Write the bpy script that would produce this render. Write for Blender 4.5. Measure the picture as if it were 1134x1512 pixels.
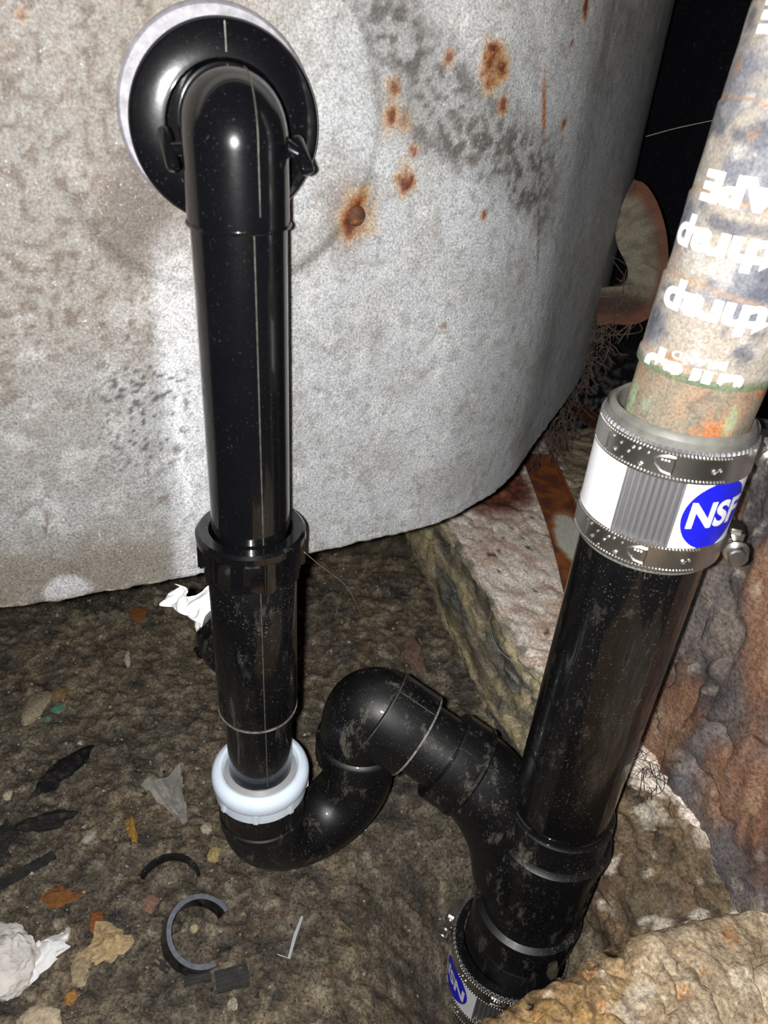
import bpy, bmesh, math, random
import numpy as np
from mathutils import Vector, Matrix

# ------------------------------------------------------------------ reset
for o in list(bpy.data.objects):
    bpy.data.objects.remove(o, do_unlink=True)
scene = bpy.context.scene
COL = scene.collection
MM = 0.001
rng = np.random.default_rng(7)
random.seed(7)

# ------------------------------------------------------------------ camera
cam_d = bpy.data.cameras.new('camera')
cam_d.sensor_fit = 'VERTICAL'
cam_d.sensor_height = 36.0
cam_d.lens = 36.0 * 1135.0 / 1512.0
cam_d.clip_start = 0.01
cam_d.clip_end = 20
cam_d.dof.use_dof = True
cam_d.dof.focus_distance = 0.46
cam_d.dof.aperture_fstop = 15.0
cam = bpy.data.objects.new('camera', cam_d)
COL.objects.link(cam)
RX = Vector((0.995992, 0.047493, 0.075790))       # right
RD = Vector((0.089441, -0.528867, -0.843979))     # image down
RF = Vector((0.0, 0.847375, -0.530995))           # forward
CAMLOC = Vector((0, 0, 0.515))
cam.matrix_world = Matrix(((RX.x, -RD.x, -RF.x, CAMLOC.x), (RX.y, -RD.y, -RF.y, CAMLOC.y),
                           (RX.z, -RD.z, -RF.z, CAMLOC.z), (0, 0, 0, 1)))
scene.camera = cam

# ------------------------------------------------------------------ world + phone flash
w = bpy.data.worlds.new('crawlspace_air')
scene.world = w
w.use_nodes = True
w.node_tree.nodes['Background'].inputs[0].default_value = (0.9, 0.95, 1.0, 1)
w.node_tree.nodes['Background'].inputs[1].default_value = 0.012
fl = bpy.data.lights.new('phone_flash', 'POINT')
fl.energy = 13.5
fl.color = (1.0, 0.98, 0.96)
fl.shadow_soft_size = 0.0035
flo = bpy.data.objects.new('phone_flash', fl)
flo.location = CAMLOC + RX * -0.012 + RD * -0.001
COL.objects.link(flo)
scene.view_settings.view_transform = 'Standard'
scene.view_settings.look = 'None'
scene.view_settings.exposure = 0.0
scene.view_settings.gamma = 1.0
scene.view_settings.use_curve_mapping = False

# ------------------------------------------------------------------ helpers: noise, colour
def lin(r, g, b):
    f = lambda c: ((c / 255 + 0.055) / 1.055) ** 2.4 if c > 10.3 else c / 255 / 12.92
    return np.array([f(r), f(g), f(b)])

def _h(i, j, k, s):
    n = (i * 374761393 + j * 668265263 + k * 2147483647 + s * 974634777).astype(np.int64)
    n = (n ^ (n >> 13)) * 1274126177
    n = n & 0x7fffffff
    n = (n ^ (n >> 16)) & 0xffffff
    return n / float(0xffffff)

def vnoise(P, seed=0):
    P = np.asarray(P, float)
    I = np.floor(P).astype(np.int64)
    F = P - I
    F = F * F * (3 - 2 * F)
    x, y, z = F[:, 0], F[:, 1], F[:, 2]
    r = 0
    for a in (0, 1):
        for b in (0, 1):
            for c in (0, 1):
                wt = (x if a else 1 - x) * (y if b else 1 - y) * (z if c else 1 - z)
                r = r + wt * _h(I[:, 0] + a, I[:, 1] + b, I[:, 2] + c, seed)
    return r

def fbm(P, size, octv=4, seed=0, gain=0.5):
    """fractal noise, size = feature size in mm, result about 0..1"""
    P = np.asarray(P, float) / size
    a, t, n = 1.0, 0.0, 0.0
    for o in range(octv):
        t = t + a * vnoise(P + 17.3 * o, seed + o)
        n += a
        a *= gain
        P = P * 2.03
    return t / n

def sm(a, b, x):
    t = np.clip((x - a) / (b - a), 0, 1)
    return t * t * (3 - 2 * t)

def mix(A, B, t):
    t = np.asarray(t)[:, None]
    return A * (1 - t) + B * t

# ------------------------------------------------------------------ helpers: meshes (coordinates in millimetres)
def obj(name, vf, mat, parent=None, smooth=True, sharp=35, col=None, label=None):
    V, F = vf
    me = bpy.data.meshes.new(name)
    V = np.asarray(V, float) * MM
    me.from_pydata([tuple(v) for v in V], [], F if isinstance(F, list) else F.tolist())
    me.validate()
    if col is not None:
        ca = me.color_attributes.new('Col', 'FLOAT_COLOR', 'POINT')
        c4 = np.ones((len(V), 4), np.float32)
        c4[:, :3] = np.clip(col, 0, 1)
        ca.data.foreach_set('color', c4.ravel())
    if smooth:
        me.shade_smooth()
        if sharp:
            me.set_sharp_from_angle(angle=math.radians(sharp))
    me.materials.append(mat)
    o = bpy.data.objects.new(name, me)
    COL.objects.link(o)
    if parent is not None:
        o.parent = parent
        o.matrix_parent_inverse = parent.matrix_basis.inverted()
    if label:
        o['label'] = label
    return o

def tag(o, label, cat=None, group=None, kind=None):
    o['label'] = label
    if cat:
        o['category'] = cat
    if group:
        o['group'] = group
    if kind:
        o['kind'] = kind
    return o

def thing(name, label, cat, loc=(0, 0, 0), group=None):
    o = bpy.data.objects.new(name, None)
    o.location = Vector(loc) * MM
    o.empty_display_size = 0.01
    COL.objects.link(o)
    return tag(o, label, cat, group)

def join(parts):
    V, F, n = [], [], 0
    for v, f in parts:
        v = np.asarray(v, float)
        V.append(v)
        F += [[i + n for i in q] for q in f]
        n += len(v)
    return np.concatenate(V), F

def frame(d):
    d = np.asarray(d, float)
    d = d / np.linalg.norm(d)
    a = np.array([0, 0, 1.0]) if abs(d[2]) < 0.9 else np.array([1.0, 0, 0])
    u = np.cross(a, d)
    u /= np.linalg.norm(u)
    return d, u, np.cross(d, u)

def lathe(prof, origin=(0, 0, 0), axis=(0, 0, 1), seg=64, cap=True, arc=None, ripple=None):
    d, u, v = frame(axis)
    if abs(d[2]) > 0.95:
        u, v = np.array([1.0, 0, 0]), np.array([0, 1.0, 0])
        u = u - d * u.dot(d); u /= np.linalg.norm(u)
        v = np.cross(d, u)
    o = np.asarray(origin, float)
    closed = arc is None
    ang = np.linspace(0, 2 * math.pi, seg, endpoint=False) if closed else np.linspace(arc[0], arc[1], seg)
    V = []
    for r, h in prof:
        rr = r if ripple is None else r + ripple(ang)
        V.append(o + d * h + np.outer(rr * np.cos(ang), u) + np.outer(rr * np.sin(ang), v))
    V = np.concatenate(V)
    F = []
    n = len(prof)
    for i in range(n - 1):
        for j in range(seg if closed else seg - 1):
            k = (j + 1) % seg
            F.append([i * seg + j, i * seg + k, (i + 1) * seg + k, (i + 1) * seg + j])
    if cap and closed:
        if prof[0][0] > 1e-6:
            F.append(list(range(seg))[::-1])
        if prof[-1][0] > 1e-6:
            F.append([(n - 1) * seg + j for j in range(seg)])
    return V, F

def ring(prof, origin, axis, seg=64, **k):
    """closed profile loop revolved (a ring)"""
    return lathe(list(prof) + [prof[0]], origin, axis, seg, cap=False, **k)

def spline(P, n=12):
    P = np.array(P, float)
    Q = np.vstack([2 * P[0] - P[1], P, 2 * P[-1] - P[-2]])
    out = []
    for i in range(1, len(Q) - 2):
        t = np.linspace(0, 1, n, endpoint=False)[:, None]
        p0, p1, p2, p3 = Q[i - 1:i + 3]
        out.append(.5 * (2 * p1 + (p2 - p0) * t + (2 * p0 - 5 * p1 + 4 * p2 - p3) * t ** 2 + (3 * p1 - p0 - 3 * p2 + p3) * t ** 3))
    out.append(P[-1:])
    return np.concatenate(out)

def sweep(path, rad, seg=32, cap=True):
    P = np.array(path, float)
    n = len(P)
    rad = np.full(n, rad) if np.isscalar(rad) else np.asarray(rad, float)
    T = np.gradient(P, axis=0)
    T /= np.linalg.norm(T, axis=1)[:, None]
    _, u, _ = frame(T[0])
    ang = np.linspace(0, 2 * math.pi, seg, endpoint=False)
    V = []
    for i in range(n):
        u = u - T[i] * u.dot(T[i])
        u /= np.linalg.norm(u)
        v = np.cross(T[i], u)
        V.append(P[i] + rad[i] * (np.outer(np.cos(ang), u) + np.outer(np.sin(ang), v)))
    V = np.concatenate(V)
    F = [[i * seg + j, i * seg + (j + 1) % seg, (i + 1) * seg + (j + 1) % seg, (i + 1) * seg + j]
         for i in range(n - 1) for j in range(seg)]
    if cap:
        F.append(list(range(seg))[::-1])
        F.append([(n - 1) * seg + j for j in range(seg)])
    return V, F

def box(c, size, rot=None, bev=0.0):
    bm = bmesh.new()
    bmesh.ops.create_cube(bm, size=1.0)
    bmesh.ops.scale(bm, vec=Vector(size), verts=bm.verts)
    if bev:
        bmesh.ops.bevel(bm, geom=bm.edges[:], offset=bev, segments=2, affect='EDGES')
    if rot is not None:
        bmesh.ops.transform(bm, matrix=rot.to_4x4(), verts=bm.verts)
    bmesh.ops.translate(bm, vec=Vector(c), verts=bm.verts)
    bm.verts.index_update()
    V = np.array([v.co[:] for v in bm.verts])
    F = [[v.index for v in f.verts] for f in bm.faces]
    bm.free()
    return V, F

def grid(nu, nv):
    i, j = np.meshgrid(np.arange(nu - 1), np.arange(nv - 1), indexing='ij')
    a = (i * nv + j).ravel()
    return np.stack([a, a + nv, a + nv + 1, a + 1], 1)

def blob(c, size, seed, sub=2, amp=0.35, freq=1.2, yaw=0.0, flat=None):
    bm = bmesh.new()
    bmesh.ops.create_icosphere(bm, subdivisions=sub, radius=1.0)
    V = np.array([v.co[:] for v in bm.verts])
    F = [[v.index for v in f.verts] for f in bm.faces]
    bm.free()
    n = vnoise(V * freq + seed * 3.7, seed) - 0.5
    n2 = vnoise(V * freq * 2.6 + seed * 1.7, seed + 5) - 0.5
    V = V * (1 + amp * n + amp * .5 * n2)[:, None]
    V = V * np.array(size) / 2
    cy, sy = math.cos(yaw), math.sin(yaw)
    V = V @ np.array([[cy, sy, 0], [-sy, cy, 0], [0, 0, 1]])
    return V + np.array(c), F

def text_mesh(s, size, bold=0.0):
    cu = bpy.data.curves.new('t', 'FONT')
    cu.body = s
    cu.size = size
    cu.align_x = 'CENTER'
    cu.align_y = 'CENTER'
    cu.offset = bold
    ob = bpy.data.objects.new('t', cu)
    COL.objects.link(ob)
    dg = bpy.context.evaluated_depsgraph_get()
    me = ob.evaluated_get(dg).to_mesh()
    bm = bmesh.new()
    bm.from_mesh(me)
    bmesh.ops.triangulate(bm, faces=bm.faces[:])
    for _ in range(2):
        e = [x for x in bm.edges if x.calc_length() > size * 0.12]
        bmesh.ops.subdivide_edges(bm, edges=e, cuts=1)
        bmesh.ops.triangulate(bm, faces=bm.faces[:])
    bm.verts.index_update()
    V = np.array([v.co[:] for v in bm.verts])
    F = [[v.index for v in f.verts] for f in bm.faces]
    bm.free()
    ob.evaluated_get(dg).to_mesh_clear()
    bpy.data.objects.remove(ob)
    bpy.data.curves.remove(cu)
    return V, F

def wrap(vf, cx, cy, z, r, phi, flip=False, dirn=None, slant=0.0):
    """bend flat lettering (x,y) round a vertical cylinder"""
    V, F = vf
    x, y = V[:, 0].copy(), V[:, 1].copy()
    x = x + slant * y
    if flip:
        x, y = -x, -y
    a = phi + x / r
    W = np.stack([cx + r * np.cos(a), cy + r * np.sin(a), z + y], 1)
    return W, F

# ------------------------------------------------------------------ helpers: materials
def new_mat(name):
    m = bpy.data.materials.new(name)
    m.use_nodes = True
    nt = m.node_tree
    b = nt.nodes['Principled BSDF']
    return m, nt, b

def N(nt, typ, **kw):
    n = nt.nodes.new(typ)
    for k, v in kw.items():
        if k in n.inputs:
            n.inputs[k].default_value = v
        else:
            setattr(n, k, v)
    return n

def coords(nt):
    return N(nt, 'ShaderNodeNewGeometry').outputs['Position']

def noise(nt, scale, detail=4, rough=0.6, src=None):
    n = N(nt, 'ShaderNodeTexNoise')
    n.inputs['Scale'].default_value = scale
    n.inputs['Detail'].default_value = detail
    n.inputs['Roughness'].default_value = rough
    nt.links.new(src if src is not None else coords(nt), n.inputs['Vector'])
    return n.outputs['Fac']

def ramp(nt, src, p0, p1, c0=(0, 0, 0, 1), c1=(1, 1, 1, 1)):
    r = N(nt, 'ShaderNodeValToRGB')
    r.color_ramp.elements[0].position = p0
    r.color_ramp.elements[0].color = c0
    r.color_ramp.elements[1].position = p1
    r.color_ramp.elements[1].color = c1
    nt.links.new(src, r.inputs['Fac'])
    return r.outputs['Color']

def mixc(nt, fac, a, b, mode='MIX'):
    n = N(nt, 'ShaderNodeMix', data_type='RGBA', blend_type=mode)
    for sock, v in ((n.inputs[0], fac), (n.inputs[6], a), (n.inputs[7], b)):
        if isinstance(v, (int, float)):
            sock.default_value = v
        elif isinstance(v, (tuple, list, np.ndarray)):
            sock.default_value = tuple(v)[:3] + (1,)
        else:
            nt.links.new(v, sock)
    return n.outputs[2]

def bump(nt, b, h, strength, dist):
    n = N(nt, 'ShaderNodeBump')
    n.inputs['Strength'].default_value = strength
    n.inputs['Distance'].default_value = dist
    nt.links.new(h, n.inputs['Height'])
    nt.links.new(n.outputs['Normal'], b.inputs['Normal'])

def attr_mat(name, rough=0.8, spec=0.3, speck=(900, 0.55, 1.25), bumps=(900, 0.5, 0.0006), metallic=0.0):
    m, nt, b = new_mat(name)
    a = N(nt, 'ShaderNodeAttribute', attribute_name='Col').outputs['Color']
    n = noise(nt, speck[0], 5, 0.7)
    lo, hi = speck[1], speck[2]
    k = ramp(nt, n, 0.33, 0.67, (lo, lo, lo, 1), (hi, hi, hi, 1))
    c = mixc(nt, 1.0, a, k, 'MULTIPLY')
    nt.links.new(c, b.inputs['Base Color'])
    b.inputs['Roughness'].default_value = rough
    b.inputs['Specular IOR Level'].default_value = spec
    b.inputs['Metallic'].default_value = metallic
    h = noise(nt, bumps[0], 6, 0.7)
    bump(nt, b, h, bumps[1], bumps[2])
    return m

def black_plastic(name, dust=0.3, mud=0.0, rough=0.3, coat=0.5, spec=0.3):
    m, nt, b = new_mat(name)
    base = (0.0030, 0.0032, 0.0042, 1)
    fine = ramp(nt, noise(nt, 850, 3, 0.65), 0.63, 0.71)
    patch = ramp(nt, noise(nt, 38, 4, 0.6), 0.40, 0.66, (0.12, 0.12, 0.12, 1))
    f = mixc(nt, 1.0, fine, patch, 'MULTIPLY')
    film = ramp(nt, noise(nt, 26, 5, 0.65), 0.45, 0.75, (0, 0, 0, 1), (0.03, 0.03, 0.03, 1))
    c = mixc(nt, mixc(nt, 1.0, film, (dust, dust, dust), 'MULTIPLY'), base, (0.16, 0.145, 0.12))
    c = mixc(nt, mixc(nt, 1.0, f, (dust, dust, dust), 'MULTIPLY'), c, (0.34, 0.31, 0.26))
    # fine scratches
    sc = N(nt, 'ShaderNodeMapping')
    sc.inputs['Scale'].default_value = (1, 1, 0.12)
    sc.inputs['Rotation'].default_value = (0.5, 0.4, 0.2)
    nt.links.new(coords(nt), sc.inputs['Vector'])
    scr = ramp(nt, noise(nt, 420, 3, 0.7, sc.outputs['Vector']), 0.70, 0.76, (0, 0, 0, 1), (0.5 * dust,) * 3 + (1,))
    c = mixc(nt, mixc(nt, 1.0, scr, patch, 'MULTIPLY'), c, (0.25, 0.24, 0.22))
    if mud > 0:
        sm_ = N(nt, 'ShaderNodeMapping')
        sm_.inputs['Scale'].default_value = (1, 1, 0.4)
        sm_.inputs['Rotation'].default_value = (0.3, -0.5, 0.0)
        nt.links.new(coords(nt), sm_.inputs['Vector'])
        mm = ramp(nt, noise(nt, 75, 8, 0.78, sm_.outputs['Vector']), 0.555, 0.66)
        c = mixc(nt, mixc(nt, 1.0, mm, (mud, mud, mud), 'MULTIPLY'), c, (0.13, 0.12, 0.10))
    nt.links.new(c, b.inputs['Base Color'])
    mr = N(nt, 'ShaderNodeMapRange')
    mr.inputs['To Min'].default_value = rough * 0.8
    mr.inputs['To Max'].default_value = rough * 1.4
    nt.links.new(noise(nt, 60, 4, 0.6), mr.inputs['Value'])
    nt.links.new(mr.outputs['Result'], b.inputs['Roughness'])
    b.inputs['Specular IOR Level'].default_value = spec
    b.inputs['Coat Weight'].default_value = coat
    b.inputs['Coat Roughness'].default_value = 0.07
    bump(nt, b, noise(nt, 300, 4, 0.6), 0.05, 0.0006)
    return m

def plain(name, color, rough=0.5, metallic=0.0, spec=0.5, nscale=0, namp=0.2, bumpv=None, sss=0.0):
    m, nt, b = new_mat(name)
    if nscale:
        k = ramp(nt, noise(nt, nscale, 5, 0.65), 0.3, 0.7, (1 - namp,) * 3 + (1,), (1 + namp,) * 3 + (1,))
        nt.links.new(mixc(nt, 1.0, tuple(color), k, 'MULTIPLY'), b.inputs['Base Color'])
    else:
        b.inputs['Base Color'].default_value = tuple(color)[:3] + (1,)
    b.inputs['Roughness'].default_value = rough
    b.inputs['Metallic'].default_value = metallic
    b.inputs['Specular IOR Level'].default_value = spec
    if sss:
        b.inputs['Subsurface Weight'].default_value = sss
        b.inputs['Subsurface Radius'].default_value = (0.004, 0.005, 0.006)
        b.inputs['Subsurface Scale'].default_value = 1.0
    if bumpv:
        bump(nt, b, noise(nt, bumpv[0], 5, 0.6), bumpv[1], bumpv[2])
    return m

def rust_mat(name, c0, c1, c2):
    m, nt, b = new_mat(name)
    a = ramp(nt, noise(nt, 90, 6, 0.7), 0.35, 0.62, tuple(c0) + (1,), tuple(c1) + (1,))
    f = ramp(nt, noise(nt, 260, 5, 0.7), 0.52, 0.66)
    nt.links.new(mixc(nt, f, a, tuple(c2)), b.inputs['Base Color'])
    b.inputs['Roughness'].default_value = 0.85
    b.inputs['Specular IOR Level'].default_value = 0.2
    bump(nt, b, noise(nt, 500, 6, 0.7), 0.8, 0.0012)
    return m

M_tub = attr_mat('weathered_grey_steel', 0.42, 0.45, (900, 0.45, 1.42), (1100, 0.6, 0.0006))
def add_spots(m, scale, lo, hi, colr, amt):
    nt = m.node_tree
    b = nt.nodes['Principled BSDF']
    src = b.inputs['Base Color'].links[0].from_socket
    f = ramp(nt, noise(nt, scale, 4, 0.7), lo, hi, (0, 0, 0, 1), (amt, amt, amt, 1))
    f = mixc(nt, 1.0, f, ramp(nt, noise(nt, scale / 14, 3, 0.6), 0.4, 0.62), 'MULTIPLY')
    nt.links.new(mixc(nt, f, src, colr), b.inputs['Base Color'])
add_spots(M_tub, 420, 0.60, 0.68, (0.12, 0.085, 0.06), 0.75)
add_spots(M_tub, 700, 0.62, 0.70, (0.85, 0.86, 0.88), 0.7)

M_dirt = attr_mat('damp_dirt', 0.7, 0.4, (430, 0.22, 1.95), (420, 0.7, 0.0026))
M_conc = attr_mat('old_concrete', 0.85, 0.2, (480, 0.42, 1.5), (420, 0.6, 0.0018))
add_spots(M_dirt, 520, 0.62, 0.69, (0.5, 0.45, 0.36), 0.55)
add_spots(M_conc, 300, 0.62, 0.69, (0.09, 0.07, 0.055), 0.45)
M_wood = attr_mat('decayed_timber', 0.75, 0.3, (420, 0.4, 1.5), (380, 0.6, 0.0018))
add_spots(M_wood, 160, 0.60, 0.70, (0.03, 0.027, 0.027), 0.7)
add_spots(M_wood, 330, 0.63, 0.70, (0.5, 0.44, 0.38), 0.5)
M_wall = attr_mat('black_coated_wall', 0.75, 0.2, (900, 0.3, 1.6), (600, 0.6, 0.001))
add_spots(M_wall, 420, 0.63, 0.70, (0.2, 0.2, 0.24), 0.9)
M_grit = attr_mat('grit', 0.7, 0.3, (1500, 0.8, 1.1), (900, 0.2, 0.0003))
M_blk = black_plastic('black_pipe_plastic', 0.16, 0.0, 0.22, 0.8, 0.2)
M_blk2 = black_plastic('dusty_black_plastic', 0.6, 0.3, 0.32, 0.6, 0.22)
M_blk3 = black_plastic('muddy_black_plastic', 0.75, 0.8, 0.42, 0.15, 0.5)
M_seam = plain('pale_mould_seam', (0.055, 0.05, 0.042), 0.6, nscale=300, namp=0.6)
M_scuff = plain('scuffed_edge', (0.16, 0.155, 0.14), 0.6, nscale=300, namp=0.7)
M_silver = plain('bare_bright_metal', (0.25, 0.245, 0.27), 0.6, 0.15, nscale=250, namp=0.3)
M_steel = plain('stainless_band', (0.62, 0.60, 0.57), 0.34, 1.0, nscale=120, namp=0.12)
M_shield = plain('corrugated_stainless', (0.6, 0.6, 0.62), 0.45, 1.0)
M_label = plain('white_sticker', (0.86, 0.87, 0.9), 0.45)
M_blue = plain('blue_ink', (0.008, 0.01, 0.62), 0.5)
M_whiteink = plain('white_ink', (0.85, 0.85, 0.9), 0.5)
M_rubber = plain('grey_rubber_sleeve', (0.15, 0.147, 0.13), 0.5, nscale=80, namp=0.35)
M_nutw = plain('milky_white_nylon', (0.70, 0.80, 0.92), 0.30, nscale=60, namp=0.06, sss=0.35)
M_washer = plain('clear_grey_washer', (0.3, 0.3, 0.3), 0.35)
M_tissue = plain('white_tissue', (0.82, 0.82, 0.82), 0.9, spec=0.1, bumpv=(350, 0.5, 0.001))
M_tissue2 = plain('soiled_tissue', (0.66, 0.63, 0.59), 0.9, spec=0.1, nscale=60, namp=0.22, bumpv=(300, 0.7, 0.0015))
M_rust = rust_mat('brown_rust', (0.05, 0.022, 0.014), (0.13, 0.055, 0.03), (0.27, 0.10, 0.03))
M_rustpatch = attr_mat('rusty_painted_steel', 0.7, 0.25, (900, 0.6, 1.3), (500, 0.7, 0.001))
M_root = plain('dry_root', (0.10, 0.075, 0.062), 0.9, spec=0.1, nscale=200, namp=0.5)
M_hair = plain('pale_hair', (0.35, 0.32, 0.27), 0.6)
M_enamel = plain('white_enamel', (0.75, 0.75, 0.73), 0.2)

# ------------------------------------------------------------------ layout (mm)
def axL(z):                       # axis of the bath waste pipe
    t = (427 - z) / (427 - 145)
    return np.array([-67 + 4.5 * t, 315 + 1.5 * t, z])
DL = axL(400) - axL(100)
DL = DL / np.linalg.norm(DL)
SX, SY = 127.5, 317.5             # axis of the drain stack
FN = np.array([math.sin(math.radians(22)), -math.cos(math.radians(22)), 0])   # bath end, outward
FC = np.array([-82.0, 355.5, 476.3])

def floor_h(x, y):
    return -8 * sm(600, 400, y) - 112 * np.exp(-((x - 112) / 75) ** 2 - ((y - 290) / 65) ** 2)

# ================================================================== SETTING
# --- dirt floor
nx, ny = 420, 440
X, Y = np.meshgrid(np.linspace(-520, 480, nx), np.concatenate([np.linspace(60, 720, ny - 60), np.linspace(726, 1420, 60)]), indexing='ij')
x, y = X.ravel(), Y.ravel()
P2 = np.stack([x, y, 0 * x], 1)
crumb = np.abs(fbm(P2, 13, 3, 15) - .5) * 2
z = floor_h(x, y) + 9 * (fbm(P2, 70, 4, 1) - 0.5) + 8 * (fbm(P2, 20, 4, 5) - 0.5) + 6.0 * (fbm(P2, 5.5, 3, 9) - 0.5) + 5 * crumb
crk = np.abs(fbm(P2 + 20 * fbm(P2, 30, 3, 40)[:, None], 55, 2, 31) - 0.5)
z = z - 5.0 * sm(0.014, 0.0, crk) * sm(0.42, 0.55, fbm(P2, 90, 2, 77))
n1, n2, n3 = fbm(P2, 60, 4, 11), fbm(P2, 22, 4, 21), fbm(P2, 9, 4, 25)
c = mix(lin(124, 114, 99) * np.ones((len(x), 1)), lin(146, 131, 108), sm(0.4, 0.7, n1))
c = mix(c, lin(92, 86, 77), sm(0.5, 0.72, n2) * 0.8)
c = mix(c, lin(52, 54, 60), sm(0.66, 0.78, fbm(P2, 26, 3, 51)) * 0.7)
c = mix(c, lin(120, 80, 46), sm(0.68, 0.82, fbm(P2, 12, 4, 61)) * 0.6)
c = mix(c, lin(92, 62, 52), sm(0.66, 0.82, fbm(P2, 26, 4, 71)) * 0.4)
c = mix(c, lin(176, 166, 142), sm(0.62, 0.76, n3) * 0.55)
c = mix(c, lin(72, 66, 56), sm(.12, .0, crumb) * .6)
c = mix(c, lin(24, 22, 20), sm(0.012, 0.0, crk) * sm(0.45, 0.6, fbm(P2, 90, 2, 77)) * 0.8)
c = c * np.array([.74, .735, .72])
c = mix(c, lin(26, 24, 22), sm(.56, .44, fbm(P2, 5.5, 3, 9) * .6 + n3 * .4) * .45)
fz = z.copy()
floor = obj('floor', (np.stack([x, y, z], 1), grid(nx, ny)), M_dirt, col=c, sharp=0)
tag(floor, 'dark damp dirt ground with cracks and crumbs', kind='structure')

def ground(px, py):
    i = np.argmin((x0f - px) ** 2 + (y0f - py) ** 2)
    return fz[i]
x0f, y0f = x, y

# --- black wall on the right of the bath
nu, nv = 260, 200
U, Vv = np.meshgrid(np.linspace(0, 1, nu), np.linspace(-150, 800, nv), indexing='ij')
a0, a1 = np.array([40, 1462.]), np.array([600, 148.])
d = (a1 - a0); nn = np.array([d[1], -d[0]]) / np.linalg.norm(d)
xy = a0 + U.ravel()[:, None] * d
P3 = np.column_stack([xy, Vv.ravel()])
off = 5 * (fbm(P3, 40, 3, 3) - 0.5) + 2 * (fbm(P3, 8, 3, 4) - 0.5)
P3[:, :2] += np.outer(off, nn)
g = sm(0.48, 0.56, fbm(P3, 7, 4, 14)) * sm(225, 130, P3[:, 2])
c = mix(lin(16, 15, 22) * np.ones((len(P3), 1)), lin(120, 124, 118), np.clip(g, 0, 1) * 0.8)
wr = obj('wall_right', (P3, grid(nu, nv)), M_wall, col=c, sharp=0)
tag(wr, 'black coated wall behind the taped pipe, grey where flaking', kind='structure')
wb = obj('wall_back', join([box((-150, 1440, 300), (1300, 30, 1000), bev=3), box((-700, 900, 300), (30, 1100, 1000), bev=3)]), plain('dark_block_wall', (0.05, 0.048, 0.045), 0.9, nscale=60, namp=0.5, bumpv=(80, 0.5, 0.004)))
tag(wb, 'dark wall hidden behind the bath', kind='structure')

# --- concrete kerb (foundation ledge) at the right of the pit
TOPE = spline([(10, 830), (35, 742), (64, 649), (120, 472), (150, 408), (178, 362), (207, 328), (232, 290), (258, 250), (290, 200)], 40)
BOTE = spline([(-30, 920), (2, 838), (28, 760), (92, 548), (118, 475), (146, 408), (166, 352), (183, 312), (206, 270), (236, 210)], 40)
prof = [(0.0, -140, -0.05), (0.0, -20, 0.0)]
nu = len(TOPE)
# cross-section parameter: (blend bottom->top edge, z, extra outward)
cs = []
NF = 92
for t in np.linspace(0, 1, NF):
    cs.append(('face', t))
for t in np.linspace(0.005, 1, 120):
    cs.append(('top', t))
nv = len(cs)
KV = np.zeros((nu, nv, 3))
tu = np.arange(nu)
dT = np.gradient(TOPE, axis=0)
dT /= np.linalg.norm(dT, axis=1)[:, None]
nT = np.stack([-dT[:, 1], dT[:, 0]], 1)      # pointing away from the pit (right)
nT *= np.sign(nT[:, :1])
for k, (kind, t) in enumerate(cs):
    if kind == 'face':
        zz = -130 + 230 * t
        q = sm(-10, 105, zz) ** 0.8
        xyk = BOTE * (1 - q) + TOPE * q
        KV[:, k, :2] = xyk
        KV[:, k, 2] = zz - 6 * sm(0.93, 1.0, t)
    else:
        r_ = 300 * t ** 1.5
        KV[:, k, :2] = TOPE + nT * (2 + r_)
        KV[:, k, 2] = 97 + 3 * sm(0, 0.05, t) + 4 * t
Kp = KV.reshape(-1, 3)
uu = np.repeat(np.arange(nu) / nu, nv)
vv = np.tile(np.arange(nv), nu)
isface = vv < NF
Ks = np.stack([uu * 900, Kp[:, 2] * 1.0 + np.where(isface, 0, vv * 1.2), 0 * uu], 1)      # along / across the kerb
streak = fbm(Ks * np.array([.28, 1, 1]), 14, 4, 120)
dsp = 12 * (fbm(Kp, 45, 4, 101) - 0.5) + 7 * (fbm(Kp, 12, 4, 102) - 0.5) + 4 * (fbm(Kp, 5, 3, 103) - .5) + 11 * (streak - .5) * isface - 4 * sm(.14, 0, np.abs(fbm(Kp, 20, 3, 106) - .5) * 2)
cr = sm(16, 2, np.abs(Kp[:, 2] - (26 + 16 * (fbm(Kp, 60, 2, 104) - .5)))) * isface       # crusty ledge along the face
nrm = np.repeat(nT, nv, axis=0)
KD = Kp.copy()
dsp = dsp + 9 * (np.abs(fbm(Kp, 24, 3, 122) - .5) * 2 - .3) * sm(420, 330, Kp[:, 1])
KD[:, :2] -= nrm * ((dsp * 0.8 + cr * (5 + 7 * (fbm(Kp, 9, 3, 105) - .5))) * isface)[:, None]
KD[:, 2] += np.where(isface, 0.25 * dsp, 0.7 * dsp)
a, b2, c2_ = fbm(Kp, 40, 4, 111), fbm(Kp, 14, 4, 112), fbm(Kp, 6, 3, 113)
cf = mix(lin(146, 138, 118) * np.ones((len(Kp), 1)), lin(112, 114, 110), sm(.42, .62, a))
cf = mix(cf, lin(172, 154, 118), sm(.52, .68, b2) * .7)
cf = mix(cf, lin(206, 188, 148), cr * sm(.35, .6, b2) * .8)
cf = mix(cf, lin(214, 206, 184), sm(.60, .72, c2_) * .6)
cf = mix(cf, lin(208, 192, 152), sm(.54, .66, streak) * .75)
cf = mix(cf, lin(66, 64, 58), sm(.44, .32, streak) * .7)
near = sm(400, 340, Kp[:, 1])
cf = mix(cf, mix(lin(126, 104, 80) * np.ones((len(Kp), 1)), lin(82, 70, 57), sm(.4, .65, b2)), near * .85)
ct = mix(lin(240, 228, 214) * np.ones((len(Kp), 1)), lin(214, 186, 166), sm(.45, .68, b2) * .8)
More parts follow.
